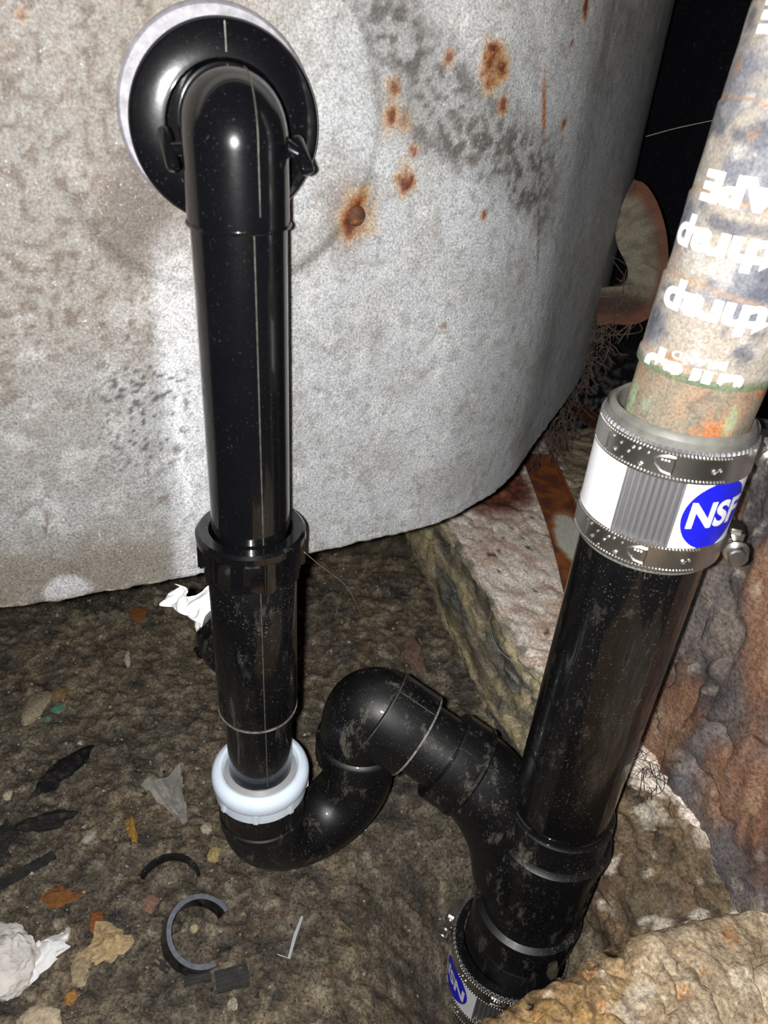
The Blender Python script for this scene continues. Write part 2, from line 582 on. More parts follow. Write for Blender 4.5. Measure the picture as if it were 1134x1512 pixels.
ct = mix(ct, lin(90, 52, 42), sm(.68, .74, fbm(Kp, 8, 3, 114)))
rgt = sm(10, 40, Kp[:, 0] - (182 + (600 - Kp[:, 1]) * 0.06 + 8 * (a - .5))) * sm(520, 560, Kp[:, 1])
ct = mix(ct, mix(lin(164, 148, 124) * np.ones((len(Kp), 1)), lin(120, 104, 86), sm(.4, .6, b2)), rgt)
rs = sm(1.0, 0.55, np.hypot((Kp[:, 0] - 118) / 52, (Kp[:, 1] - 735) / 85) + .5 * (b2 - .5))
ct = mix(ct, mix(lin(140, 84, 64) * np.ones((len(Kp), 1)), lin(100, 62, 50), sm(.4, .6, c2_)), rs)
wk = (sm(-3, 5, vv - NF + 22 * (b2 - .5)))
cf = mix(cf, lin(214, 204, 186), sm(.60, .68, fbm(Kp * np.array([1, 1, .5]), 13, 4, 121)) * near * .8)
c = mix(cf, ct, wk)
kerb = obj('wall_kerb', (KD, grid(nu, nv)), M_conc, col=c, sharp=0)
tag(kerb, 'low concrete kerb with grey crusted face and pinkish plaster top', kind='structure')

def kerb_z(px, py):
    tsel = ~isface
    i = np.argmin((KD[tsel, 0] - px) ** 2 + (KD[tsel, 1] - py) ** 2)
    return KD[tsel][i, 2]

# ================================================================== BATH
PLAN = [(-640, 620), (-600, 430), (-520, 330), (-420, 290), (-330, 280), (-260, 286), (-194, 302), (-132, 329), (-82, 355.5),
        (-39, 377), (-1, 399), (42, 427), (85, 483), (115, 553), (176, 701), (224, 860), (228, 950), (195, 1060), (90, 1170),
        (-100, 1290), (-300, 1320), (-540, 1220), (-640, 920)]
Pn = np.array(PLAN, float)
Np = len(Pn)
dense = []
for i in range(Np):
    p0, p1, p2, p3 = Pn[i - 1], Pn[i], Pn[(i + 1) % Np], Pn[(i + 2) % Np]
    L = np.linalg.norm(p2 - p1)
    vis = 4 <= i <= 15
    t = np.linspace(0, 1, max(3, int(L / (1.7 if vis else 14))), endpoint=False)[:, None]
    dense.append(.5 * (2 * p1 + (p2 - p0) * t + (2 * p0 - 5 * p1 + 4 * p2 - p3) * t ** 2 + (3 * p1 - p0 - 3 * p2 + p3) * t ** 3))
C = np.concatenate(dense)
S = np.concatenate([[0], np.cumsum(np.linalg.norm(np.diff(C, axis=0), axis=1))])
S = S - S[np.argmin(np.hypot(C[:, 0] + 82, C[:, 1] - 355.5))]
tg = np.roll(C, -1, 0) - np.roll(C, 1, 0)
tg /= np.linalg.norm(tg, axis=1)[:, None]
on = np.stack([tg[:, 1], -tg[:, 0]], 1)
ZB, ZT = 245.0, 575.0
prof = [(-14, ZB + 1.5), (-7, ZB), (-3.0, ZB - 0.3), (-1.0, ZB + 0.4), (0, ZB + 2)] + [(0, zz) for zz in np.arange(ZB + 3.5, ZT, 1.7)]
prof += [(1, ZT), (6, ZT + 6), (14, ZT + 10), (22, ZT + 9), (28, ZT + 3), (29, ZT - 4), (26, ZT - 9)]
nc, npf = len(C), len(prof)
V = np.zeros((npf, nc, 3))
for k, (o_, zz) in enumerate(prof):
    V[k, :, :2] = C + on * o_
    V[k, :, 2] = zz
V = V.reshape(-1, 3)
ss = np.tile(S, npf)
zz = V[:, 2]
onn = np.tile(on, (npf, 1))
# pressed boss round the overflow and gentle dents
rb = np.hypot(ss, zz - 478)
dd = 1.6 * sm(74, 68, rb) + 2.2 * (fbm(V, 120, 3, 201) - .5) + 0.5 * (fbm(V, 5, 3, 202) - .5)
dd = dd * sm(ZB, ZB + 15, zz) * (zz < ZT)
dd += ((fbm(V, 3.5, 2, 203) - .5) * 2.2) * (zz < ZB + 3)
V[:, :2] += onn * dd[:, None]
V[:, 2] += (zz < ZB + 3) * 2.2 * (fbm(V, 7, 2, 204) - .5)
F = []
for k in range(npf - 1):
    a = k * nc + np.arange(nc)
    b_ = k * nc + (np.arange(nc) + 1) % nc
    F.append(np.stack([a, b_, b_ + nc, a + nc], 1))
F = np.concatenate(F)
SZ = np.stack([ss, zz, 0 * zz], 1)
n60, n25, n10, n4 = fbm(SZ, 60, 4, 211), fbm(SZ, 25, 4, 212), fbm(SZ, 10, 4, 213), fbm(SZ, 4, 3, 214)
ones = np.ones((len(V), 1))
warm = sm(60, -60, ss) * sm(330, 400, zz + 60 * (n60 - .5)) + sm(470, 540, zz) * .3
c = mix(lin(178, 181, 183) * ones, lin(150, 142, 130), np.clip(warm, 0, 1))
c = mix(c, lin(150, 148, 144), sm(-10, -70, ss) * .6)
c = mix(c, lin(140, 134, 124), sm(.48, .7, n25) * .3)
c = mix(c, lin(206, 206, 206), sm(.56, .70, n10) * .4)
c = mix(c, lin(126, 116, 100), sm(300, 262, zz + 26 * (n60 - .5)) * sm(40, -60, ss) * .75)       # grime low on the left
c = mix(c, lin(104, 88, 74), sm(.56, .66, fbm(SZ, 3.4, 3, 241)) * sm(40, -40, ss) * sm(330, 400, zz + 50 * (n60 - .5)) * .75)
c = mix(c, lin(96, 74, 60), sm(.012, .004, np.abs(fbm(SZ, 42, 3, 242) - .5)) * sm(.5, .62, n60) * sm(30, -30, ss) * .7)
c = mix(c, lin(132, 116, 100), sm(.60, .72, n10) * sm(60, -20, ss) * sm(380, 450, zz) * .7)
# dark diagonal scorch band, starting above the flange and running down to the right
bx_, bz_ = np.array([40, 68, 91, 124, 179, 235]), np.array([560, 525, 499, 477, 454, 436])
bw = np.interp(ss, bx_, bz_)
dist = (zz - bw) * 0.8 + 22 * (n25 - .5)
n3b = fbm(SZ, 3.2, 3, 231)
band = sm(26, 8, np.abs(dist)) * sm(30, 60, ss) * sm(235, 180, ss)
c = mix(c, lin(74, 70, 66), band * (.35 + .65 * sm(.40, .60, n3b * .75 + n10 * .25)) * .9)
# smoky stain left below the flange, dark halo near the rusty bolt
c = mix(c, lin(104, 94, 86), sm(1.0, .3, np.hypot((ss + 40) / 22, (zz - 445) / 30) + 1.0 * (n25 - .5)) * .85)
c = mix(c, lin(116, 102, 92), sm(1.0, .3, np.hypot((ss - 55) / 22, (zz - 440) / 34) + 1.0 * (n25 - .5)) * .6)
c = mix(c, lin(112, 106, 98), sm(4, 1, np.abs(rb - 71 + 4 * (n25 - .5))) * sm(470, 430, zz) * .55)
# limescale runs beside the pipe
lime = sm(17, 5, np.abs(ss + 22 + 8 * (n25 - .5))) * sm(440, 400, zz + 30 * (n25 - .5))
c = mix(c, lin(232, 234, 238), lime * .7)
lr = sm(2.6, .8, np.abs(ss + 27 + .02 * (zz - 340) + 5 * (n25 - .5))) * sm(380, 350, zz) * sm(285, 305, zz) * sm(.38, .55, n10)
c = mix(c, lin(240, 242, 246), lr)
c = mix(c, lin(214, 216, 220), sm(1, .5, np.hypot((ss + 91) / 14, (zz - 254) / 9) + .8 * (n10 - .5)) * .7)
# peppering of dark specks left of the pipe
pep = sm(1, .4, np.hypot((ss + 42) / 32, (zz - 350) / 48))
c = mix(c, lin(58, 58, 72), pep * sm(.63, .69, fbm(SZ * np.array([1, 1.6, 1]), 2.6, 2, 221)) * .9)
# rust spots
for (s0, z0, r0, k) in [(63, 439, 11, 1), (88, 455, 6.5, 1), (78, 480, 5, .9), (85, 480, 4.5, .9), (131, 505, 9.5, 1), (136, 504, 5, .8),
                        (140, 487, 4, .8), (205, 531, 5, .9), (203, 478, 4, .8), (78, 494, 4, .8), (106, 506, 3, .7),
                        (138, 437, 2.5, .8), (91, 467, 3.5, .7), (-72, 509, 2, .7), (195, 516, 2, .6), (232, 470, 2, .6),
                        (-100, 470, 2.5, .5), (120, 380, 2, .4)]:
    q = np.hypot(ss - s0, (zz - z0) * (0.85 if zz is not None else 1)) / r0 + 1.1 * (n4 - .5) + .8 * (n10 - .5)
    c = mix(c, lin(176, 146, 104), sm(1.3, .85, q) * k * .6)
    c = mix(c, lin(146, 90, 44), sm(.85, .55, q) * k * .9)
    c = mix(c, lin(92, 44, 26), sm(.55, .3, q + .6 * (n4 - .5)) * k)
q = np.abs(ss - (174 + (493 - zz) * .35)) / 2.6 + 1.2 * (n4 - .5)
c = mix(c, lin(160, 96, 46), sm(1.1, .3, q) * sm(468, 478, zz) * sm(508, 494, zz) * .9)
q = np.abs(ss - (182 + (460 - zz) * .33)) / 1.2 + .8 * (n4 - .5)
c = mix(c, lin(92, 74, 60), sm(1.1, .3, q) * sm(392, 404, zz) * sm(474, 462, zz) * .8)
c = mix(c, lin(120, 110, 100), sm(.60, .68, n4) * .35)
c = mix(c, lin(196, 188, 172), (zz < ZB + 2.5) * sm(.4, .6, n4))

c = c * np.interp(ss, [-80, 20, 150, 300], [.66, .74, .92, 1.0])[:, None]  # flash falloff evened out in the colour: grimy left darkened, right kept paler
bath = thing('bathtub', 'weathered grey steel bathtub with rust spots and scorch band', 'bathtub', (-200, 700, 0))
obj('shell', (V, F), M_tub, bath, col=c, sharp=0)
# inner enamel basin and underside
inn = []
for o_, z_ in [(27, ZT - 6), (-20, ZT - 20), (-60, 420), (-110, 330), (-170, 300)]:
    inn.append(np.column_stack([C[::6] + on[::6] * o_ * (1 if o_ > 0 else 1), np.full(len(C[::6]), z_)]))
ni = len(inn[0])
VI = np.concatenate(inn)
FI = [[k * ni + j, (k + 1) * ni + j, (k + 1) * ni + (j + 1) % ni, k * ni + (j + 1) % ni] for k in range(len(inn) - 1) for j in range(ni)]
FI.append([(len(inn) - 1) * ni + j for j in range(ni)])
obj('basin', (VI, FI), M_enamel, bath)
VU = np.column_stack([C[::6] - on[::6] * 12, np.full(ni, ZB + 3)])
obj('underside', (VU, [list(range(ni))[::-1]]), M_rust, bath)
# rusty bolt head
ib = np.argmin(np.abs(S - 63))
bp = np.array([C[ib, 0], C[ib, 1], 439]) + np.append(on[ib], 0) * 1.2
obj('bolt_head', lathe([(4.6, -1), (4.6, 1.2), (3.6, 2.8), (1.8, 3.6), (0.01, 3.8)], bp, np.append(on[ib], 0), 20), M_rust, bath, label='domed rusty bolt head')
# curved rusty bracket on the side, with a cut-out
outer = [(182, 424), (192, 421), (205, 408), (217, 388), (225, 366), (229, 345), (228, 325), (222, 312), (214, 306), (204, 303), (190, 303), (178, 300)]
inner = [(178, 398), (177, 388), (178, 377), (183, 367), (190, 358), (195, 350), (196, 343), (194, 337), (190, 335), (184, 334), (178, 333), (172, 332)]
po, pi_ = spline([(a, b, 0) for a, b in outer], 6), spline([(a, b, 0) for a, b in inner], 6)
Vb = []
nb = len(po)
for dep, cv in ((0, 0.0), (3, 0.0)):
    for s_ in np.linspace(0, 1, 7):
        q = pi_ * (1 - s_) + po * s_
        yy = 706 + dep + 8 * s_ ** 2 * -1 + 3 * np.sin(q[:, 1] / 30)
        Vb.append(np.column_stack([q[:, 0] + 2, yy, q[:, 1]]))
Vb = np.concatenate(Vb)
Fb = []
for L_ in range(2):
    for k in range(6):
        for j in range(nb - 1):
            a = L_ * 7 * nb + k * nb + j
            qd = [a, a + 1, a + nb + 1, a + nb]
            Fb.append(qd if L_ == 0 else qd[::-1])
for k in (0, 6):
    for j in range(nb - 1):
        a = k * nb + j
        Fb.append([a, a + 1, a + 1 + 7 * nb, a + 7 * nb])
sw = np.tile(np.repeat(np.linspace(0, 1, 7), nb), 2)
nbz = fbm(Vb, 12, 4, 301)
cb = mix(lin(118, 113, 96) * np.ones((len(Vb), 1)), lin(104, 64, 48), np.clip(sm(.62, .85, sw + .4 * (nbz - .5)) + sm(330, 316, Vb[:, 2]) + sm(405, 415, Vb[:, 2]), 0, 1))
cb = mix(cb, lin(70, 58, 48), sm(.45, .65, fbm(Vb, 6, 4, 302)) * .6)
cb = mix(cb, lin(52, 36, 30), sm(338, 322, Vb[:, 2]) * sm(.9, .6, sw) * .9)
obj('bracket', (Vb, Fb), M_rustpatch, bath, col=cb, label='curved rust edged steel bracket with cut-out')
for lx, ly in ((-420, 800), (-420, 1100), (-60, 1080), (-80, 860)):
    obj('leg', lathe([(16, 0 - 6), (16, 4), (11, 8), (11, ZB - 8), (18, ZB + 3)], (lx, ly, 0), (0, 0, 1), 20), M_rust, bath)

# ================================================================== BATH OVERFLOW PIPE
ovf = thing('overflow_pipe', 'glossy black overflow elbow and long tube with round flange on the bathtub', 'pipe', axL(300))
obj('backing_ring', lathe([(34, -3), (39.8, -3), (40.3, 3), (39.9, 6.0), (38.6, 7.5), (30, 7.5)], FC + np.array([-2.0, -.8, 3.2]), FN, 96), M_silver, ovf, label='bright metal ring behind the flange')
obj('flange', lathe([(30, 6), (37.4, 7), (38.3, 10), (38.3, 11.5), (37.7, 12.6), (36.7, 13.2), (26.5, 15.4), (24.8, 15.4), (23.8, 14.4), (23.2, 11), (16, 10)], FC, FN, 96), M_blk, ovf)
# elbow
p_start = FC + FN * 8 + np.array([0, 0, 3.7])
Rb = 6.0
turn = FC + FN * (np.linalg.norm((FC - axL(480))[:2]))
tp = axL(480.0)
ha = FN
path = [p_start]
arc0 = tp - FN * Rb
for t in np.linspace(0, math.pi / 2, 22):
    path.append(arc0 + FN * Rb * math.sin(t) + np.array([0, 0, -1]) * Rb * (1 - math.cos(t)))
path.append(axL(452))
path.append(axL(446))
path = np.array(path)
rad = np.full(len(path), 19.9)
rad[0] = 20.0
obj('elbow', sweep(path, rad, 64), M_blk, ovf)
obj('tube', lathe([(19.05, 0), (19.05, 170)], axL(280), DL, 72), M_blk, ovf)
obj('socket_lip', ring([(19.2, 0), (20.6, 0), (20.8, 0.5), (20.4, 1.2), (19.2, 1.2)], axL(445.4), DL, 72), M_blk, ovf)
def axis_seam(z0, z1, r, phi, rs=0.35):
    return sweep([axL(z) + np.array([r * math.cos(phi), r * math.sin(phi), 0]) for z in np.linspace(z0, z1, 24)], rs, 8)
camphi = math.atan2(-315, 66)
obj('mould_seam', axis_seam(303, 446, 19.1, camphi + .30), M_seam, ovf)
tops = []
for k, pth in enumerate(path[1:-1]):
    tdir = path[k + 2] - path[k]
    tdir /= np.linalg.norm(tdir)
    side = np.array([-FN[1], FN[0], 0])
    up = np.cross(side, tdir)
    if up[2] < 0 and k < 5: up = -up
    if up.dot(FN) < 0 and k >= 5: up = -up
    tops.append(pth + 19.95 * (up * .97 + side * .24))
obj('mould_seam', sweep(tops, 0.3, 8), M_seam, ovf)
e1, e2 = FC + FN * 15.4 + np.array([0, 0, 26.5]), FC + FN * 13.3 + np.array([0, 0, 36.7])
obj('mould_seam', sweep([e1, (e1 + e2) / 2, e2], 0.35, 8), M_scuff, ovf)
for (a, b, s0) in (((-97, 322, 476.5), (-91, 312.5, 463.5), (-84, 319, 471)), ((-46.5, 322.5, 477), (-40, 313.5, 466.5), (-49, 318.5, 474))):
    a, b, s0 = map(np.array, (a, b, s0))
    wg = obj('wing', sweep([a, a + (b - a) * .03, a + (b - a) * .1, a + (b - a) * .9, a + (b - a) * .97, b], [1.6, 2.4, 2.8, 2.8, 2.4, 1.6], 16), M_blk, ovf)
    obj('wing_stub', sweep([(a + b) / 2, s0, s0 * .6 + axL(s0[2]) * .4], [2.4, 3.4, 5], 16), M_blk, wg)

# ================================================================== WASTE TEE WITH BLACK SLIP NUT
tee = thing('waste_tee', 'dusty black waste tee body under the black slip nut', 'pipe fitting', axL(180))
def nut(parent, z0, z1, r, rin, nrib, mat, ribr, rim):
    n_ = obj('slip_nut', lathe([(rin, z1 - z0 - 1), (rin + .5, z1 - z0), (r + rim - 1.5, z1 - z0), (r + rim, z1 - z0 - 1.5), (r + rim, z1 - z0 - 5), (r + rim * .5, z1 - z0 - 6.5),
                               (r, z1 - z0 - 8), (r - .4, 1), (r - 1.2, 0), (rin, 0)], axL(z0), DL, 96, cap=False), mat, parent)
    for k in range(nrib):
        ph = 2 * math.pi * (k + .35) / nrib
        c_ = axL(z0 + (z1 - z0) * .42) + np.array([(r + .3) * math.cos(ph), (r + .3) * math.sin(ph), 0])
        obj('rib', box(c_, (3.2, 5.5, (z1 - z0) * .8), Matrix.Rotation(ph, 3, 'Z'), .9), mat, n_)
    return n_
nut(tee, 278, 302, 25.0, 20.2, 10, M_blk, 1, 2.2)
obj('body', lathe([(21.5, 108), (22.6, 106), (22.6, 3), (22.3, 1), (21.4, 0), (19, 0)], axL(178), DL, 72), M_blk2, tee)
obj('spigot', lathe([(19.2, 0), (19.2, 70)], axL(112), DL, 72), M_blk2, tee)
obj('scuffed_lip', ring([(21.2, 0), (22.75, .3), (22.75, 1.5), (21.2, 1.2)], axL(178), DL, 72), M_scuff, tee)
obj('mould_seam', axis_seam(180, 279, 22.6, camphi + .16), M_seam, tee)
obj('mould_seam', axis_seam(128, 178, 19.25, camphi + .2), M_seam, tee)
bd = np.array([-.50, .866, 0.0])
bo = axL(205)
br = obj('side_branch', lathe([(17, 0), (17, 24), (19.5, 25), (19.5, 42)], bo, bd, 56), M_blk2, tee)
obj('branch_nut', lathe([(19, 20), (22.5, 21), (23.6, 22.5), (23.6, 26), (22.4, 27), (22.4, 30), (24.6, 31), (24.6, 36), (22, 40), (18, 40)], bo, bd, 56), M_blk2, br)
obj('nut_wing', box(bo + bd * 30 + np.array([-21, -4, -10]), (10, 9, 5), Matrix.Rotation(.6, 3, 'Z'), 1.2), M_blk2, br)

# ================================================================== P-TRAP WITH WHITE NUT
EX, EY = -2.0, 357.0
trap = thing('p_trap', 'muddy black trap bend with milky white slip nut', 'pipe trap', (-40, 330, 40))
wn = obj('slip_nut', lathe([(21.6, 14), (22.2, 18), (23.6, 20.4), (25.2, 21), (27.4, 20.2), (29.2, 18.2), (30, 15.5), (30, 11), (29.3, 9.4), (28.6, 8.6), (28.4, 1), (27.6, 0), (24, 0)], axL(105), DL, 96, cap=False), M_nutw, trap, label='milky white slip nut')
for k in range(8):
    ph = 2 * math.pi * (k + .1) / 8
    c_ = axL(111.5) + np.array([28.6 * math.cos(ph), 28.6 * math.sin(ph), 0])
    obj('rib', box(c_, (2.4, 4.6, 11), Matrix.Rotation(ph, 3, 'Z'), 1.0), M_nutw, wn)
obj('compression_washer', ring([(19.2, 0), (25, 0), (25, 3), (22.4, 5.5), (20, 8), (19.2, 8)], axL(117), DL, 64), M_washer, trap)
TI = axL(110)
obj('inlet_hub', lathe([(26.6, 0), (27.2, 1), (27.2, 9), (26.2, 10), (26.2, 12.5), (27, 13.5), (27, 30), (24, 30)], axL(76), DL, 64), M_blk3, trap)
mid = np.array([(TI[0] + EX) / 2, (TI[1] + EY) / 2, 0])
hd_ = np.array([EX - TI[0], EY - TI[1], 0]); RU = np.linalg.norm(hd_) / 2; hd_ /= 2 * RU
path = [np.array([TI[0], TI[1], 112.])]
for t in np.linspace(0, math.pi, 40):
    path.append(mid + hd_ * (-RU * math.cos(t)) + np.array([0, 0, 77 - RU * math.sin(t) * .95]))
path.append(np.array([EX, EY, 125.]))
rad = [25.5] + [25.5 - 1.2 * sm(0, .5, k / 39) for k in range(40)] + [24]
obj('bend', sweep(path, np.array(rad, float), 56), M_blk3, trap)
side = np.array([hd_[1], -hd_[0], 0])
sp = [q_ + (side * .96 + np.array([0, 0, .28])) * 24.4 for q_ in path[20:39]]
obj('mould_seam', sweep([mid + hd_ * (-(RU + 25.4 - .6) * math.cos(t)) * 1.0 + side * 0 + np.array([0, 0, 77 - (RU + 24.2) * math.sin(t) * .97]) for t in np.linspace(.05, .5, 10)], .3, 6), M_seam, trap)

# ================================================================== ELBOW + STUB
dA = np.array([SX - EX, SY - EY, 0]); LA = np.linalg.norm(dA); dA /= LA
def arm(h, z):
    return np.array([EX, EY, 0]) + dA * h + np.array([0, 0, z])
elb = thing('drain_elbow', 'muddy black elbow fitting turning over from the trap', 'pipe fitting', (EX, EY, 105))
slope = math.radians(24)
ad = dA * math.cos(slope) - np.array([0, 0, 1]) * math.sin(slope)
obj('lower_hub', lathe([(24.2, 0), (29.4, 0), (30.2, .9), (30.2, 14), (29.6, 15.5), (27.5, 17)], (EX, EY, 98), (0, 0, 1), 64), M_blk3, elb)
ctrl = [(0, 105), (0, 120), (1.0, 130), (4, 138), (9, 141.7), (15, 141), (22, 138)]
path = spline([arm(*c_) for c_ in ctrl], 6)
obj('bend', sweep(path, 27.4, 64), M_blk3, elb)
h0 = arm(12, 142.0)
obj('outlet_hub', lathe([(27.6, -1), (28.9, 0), (28.9, 27), (28.4, 28.2), (24, 28.2)], h0, ad, 64), M_blk3, elb)
obj('scuffed_lip', ring([(28.2, 27.2), (29.1, 27.2), (29.1, 28.4), (28.0, 28.6)], h0, ad, 64), M_scuff, elb)
obj('scuffed_lip', ring([(28.3, -.4), (29.15, -.2), (29.15, .5), (28.3, .6)], h0, ad, 64), M_seam, elb)
upv = np.cross(np.cross(ad, [0, 0, 1]), ad); upv /= np.linalg.norm(upv)
sd = np.cross(ad, upv)
obj('mould_seam', sweep([h0 + ad * t + (upv * .75 - sd * -.1 + np.array([0, 0, 0])) * 1.0 * 28.95 / np.linalg.norm(upv * .75 + sd * .1) for t in np.linspace(0, 27, 6)], .35, 6), M_seam, elb)
stub = thing('connecting_pipe', 'short black pipe between the elbow and the branch hub', 'pipe', arm(50, 125))
obj('tube', lathe([(24.1, 20), (24.1, 64)], h0, ad, 56), M_blk3, stub)

# ================================================================== SANITARY TEE ON THE STACK
wye = thing('sanitary_tee', 'muddy black sanitary tee with swept branch at the foot of the drain', 'pipe fitting', (SX, SY, -40))
def st(z):                     # stack axis drifts slightly left towards the foot
    return np.array([SX - 5.0 * sm(60, -110, z), SY, z])
ZU = np.array([0, 0, 1.0])
b0 = h0 + ad * 49
obj('branch_hub', lathe([(24.3, 0), (29.6, 0), (30.4, 1), (30.4, 17), (29.5, 20), (27.5, 23)], b0, ad, 64), M_blk3, wye)
obj('branch_rib', ring([(29.8, 17.5), (31.0, 18.5), (31.0, 20.5), (29.2, 22)], b0, ad, 64), M_blk3, wye)
hb = np.array([np.dot((b0 + ad * 18 - arm(0, 0))[:2], dA[:2]), (b0 + ad * 18)[2]])
ctrl = [tuple(hb), (hb[0] + 12, hb[1] - 8), (hb[0] + 26, hb[1] - 26), (hb[0] + 38, hb[1] - 50), (hb[0] + 46, hb[1] - 80)]
path = spline([arm(*c_) for c_ in ctrl], 8)
obj('branch', sweep(path, np.linspace(28.2, 30, len(path)), 56), M_blk3, wye)
body = [(30.5, 112), (32.8, 112), (33.6, 111), (33.6, 91), (33.9, 90.2), (37.0, 87.6), (37.4, 85), (35.4, 74), (33.6, 60), (33.2, 10), (33.5, 7.2), (37.2, 4.8), (37.7, 2), (37.2, -10), (36.2, -48), (34.8, -50)]
Vw, Fw = lathe([(r_, h_) for r_, h_ in body], (0, 0, 0), (0, 0, 1), 96)
Vw[:, 0] += SX - 5.0 * sm(60, -110, Vw[:, 2]); Vw[:, 1] += SY
obj('body', (Vw, Fw), M_blk3, wye)
obj('cement_bead', ring([(29.8, 111), (31.8, 111.6), (31.4, 112.8), (29.8, 113.4)], (SX, SY, 0), ZU, 72), M_blk, wye)
for hz_, pts in ((40, None),):
    obj('mould_seam', sweep([st(z_) + np.array([34.4 * math.cos(-.55), 34.4 * math.sin(-.55), 0]) for z_ in np.linspace(105, -45, 14)], [.9] * 14, 8), M_blk3, wye)

# ================================================================== DRAIN PIPES
dp = thing('drain_pipe', 'thick glossy black vertical drain pipe below the upper clamp', 'pipe', (SX, SY, 105))
obj('tube', lathe([(30.15, 100), (30.15, 345)], (SX, SY, 0), ZU, 96), M_blk2, dp)
dp2 = thing('drain_pipe', 'black pipe stub going into the ground inside the lower clamp', 'pipe', (SX - 5, SY, -140))
obj('tube', lathe([(35.2, -150), (35.2, -40)], (SX - 5, SY, 0), ZU, 64), M_blk3, dp2)

# taped copper pipe
CT = thing('copper_pipe', 'weathered copper pipe wrapped in printed tape above the upper clamp', 'pipe', (SX, SY, 345))
lean = np.array([.035, .012, 1.0]); lean /= np.linalg.norm(lean)
def cyl_grid(z0, z1, r, nz, na, bump_=0.0, seed=0):
    zz_ = np.linspace(z0, z1, nz); an = np.linspace(0, 2 * math.pi, na, endpoint=False)
    Zg, Ag = np.meshgrid(zz_, an, indexing='ij')
    P = np.stack([r * np.cos(Ag).ravel(), r * np.sin(Ag).ravel(), Zg.ravel()], 1)
    rr_ = r + bump_ * (fbm(P, 30, 3, seed) - .5) + bump_ * .4 * (fbm(P, 8, 3, seed + 3) - .5)
    P[:, 0] = rr_ * np.cos(Ag.ravel()); P[:, 1] = rr_ * np.sin(Ag.ravel())
    Fg = [[i * na + j, i * na + (j + 1) % na, (i + 1) * na + (j + 1) % na, (i + 1) * na + j] for i in range(nz - 1) for j in range(na)]
    return P, Fg
def place(P):
    Q = P.copy()
    Q[:, 0] += SX + (P[:, 2] - 350) * .065
    Q[:, 1] += SY + (P[:, 2] - 350) * .012
    return Q
P, Fg = cyl_grid(300, 409, 26.6, 60, 96, .6, 401)
a_, b_ = fbm(P * np.array([1, 1, .45]), 12, 4, 402), fbm(P, 5, 4, 403)
c = mix(lin(176, 146, 120) * np.ones((len(P), 1)), lin(150, 140, 122), sm(.4, .6, a_))
c = mix(c, lin(206, 134, 84), sm(.58, .7, fbm(P * np.array([1, 1, .4]), 9, 4, 404)))
c = mix(c, lin(176, 196, 160), sm(.62, .74, fbm(P * np.array([1, 1, .35]), 9, 3, 405)) * .8)
c = mix(c, lin(110, 100, 92), sm(.62, .75, b_) * .6) * .8
obj('tube', (place(P), Fg), M_rustpatch, CT, col=c)
P, Fg = cyl_grid(404, 640, 28.0, 190, 128, 1.1, 411)
# overlapping turns of tape: a small step every so often
stp = ((P[:, 2] - 404) + 6 * np.sin(np.arctan2(P[:, 1], P[:, 0]) + 1.2)) % 31
k_ = 1 + .025 * (stp / 31)
P[:, 0] *= k_; P[:, 1] *= k_
a_, b_ = fbm(P, 22, 4, 412), fbm(P, 8, 4, 413)
c = mix(lin(196, 186, 172) * np.ones((len(P), 1)), lin(146, 148, 156), sm(.45, .6, a_))
c = mix(c, lin(106, 110, 122), sm(.56, .70, fbm(P, 15, 4, 414)) * .85)
c = mix(c, lin(190, 150, 116), sm(.62, .74, fbm(P, 17, 4, 415)) * .8)
c = mix(c, lin(226, 220, 212), sm(.52, .68, b_) * .7)
edge = sm(2.5, .8, stp) * .6
c = mix(c, lin(206, 168, 132), edge)
c = mix(c, lin(122, 140, 104), sm(409, 405.5, P[:, 2]) * .9) * .66
tape = obj('tape_wrap', (place(P), Fg), M_rustpatch, CT, col=c)
cph = math.atan2(-SY, -SX)
def tape_text(s, size, z, dphi, bold, seed, sx=1.3):
    Vt, Ft = text_mesh(s, size, bold)
    Vt[:, 0] *= sx
    zmin = 406.0
    Ft = [f for f in Ft if all(z - Vt[i, 1] > zmin for i in f)]
    vf = (Vt, Ft)
    Vt, Ft = wrap(vf, 0, 0, z, 29.9, cph + dphi, flip=True)
    obj('lettering', (place(Vt), Ft), M_whiteink, tape, smooth=False)
tape_text('TAPE', 13.5, 476, -.22, .75, 0)
tape_text('thrap', 15.5, 456, -.42, .65, 1)
tape_text('thrap', 15.5, 433, -.22, .65, 2)
tape_text('BRAND', 4.4, 414.5, -.12, .08, 3, 1.5)
tape_text('thrap', 15.5, 406, -.18, .65, 4)
tape_text('TAPE', 13.5, 529, -.2, .75, 5)

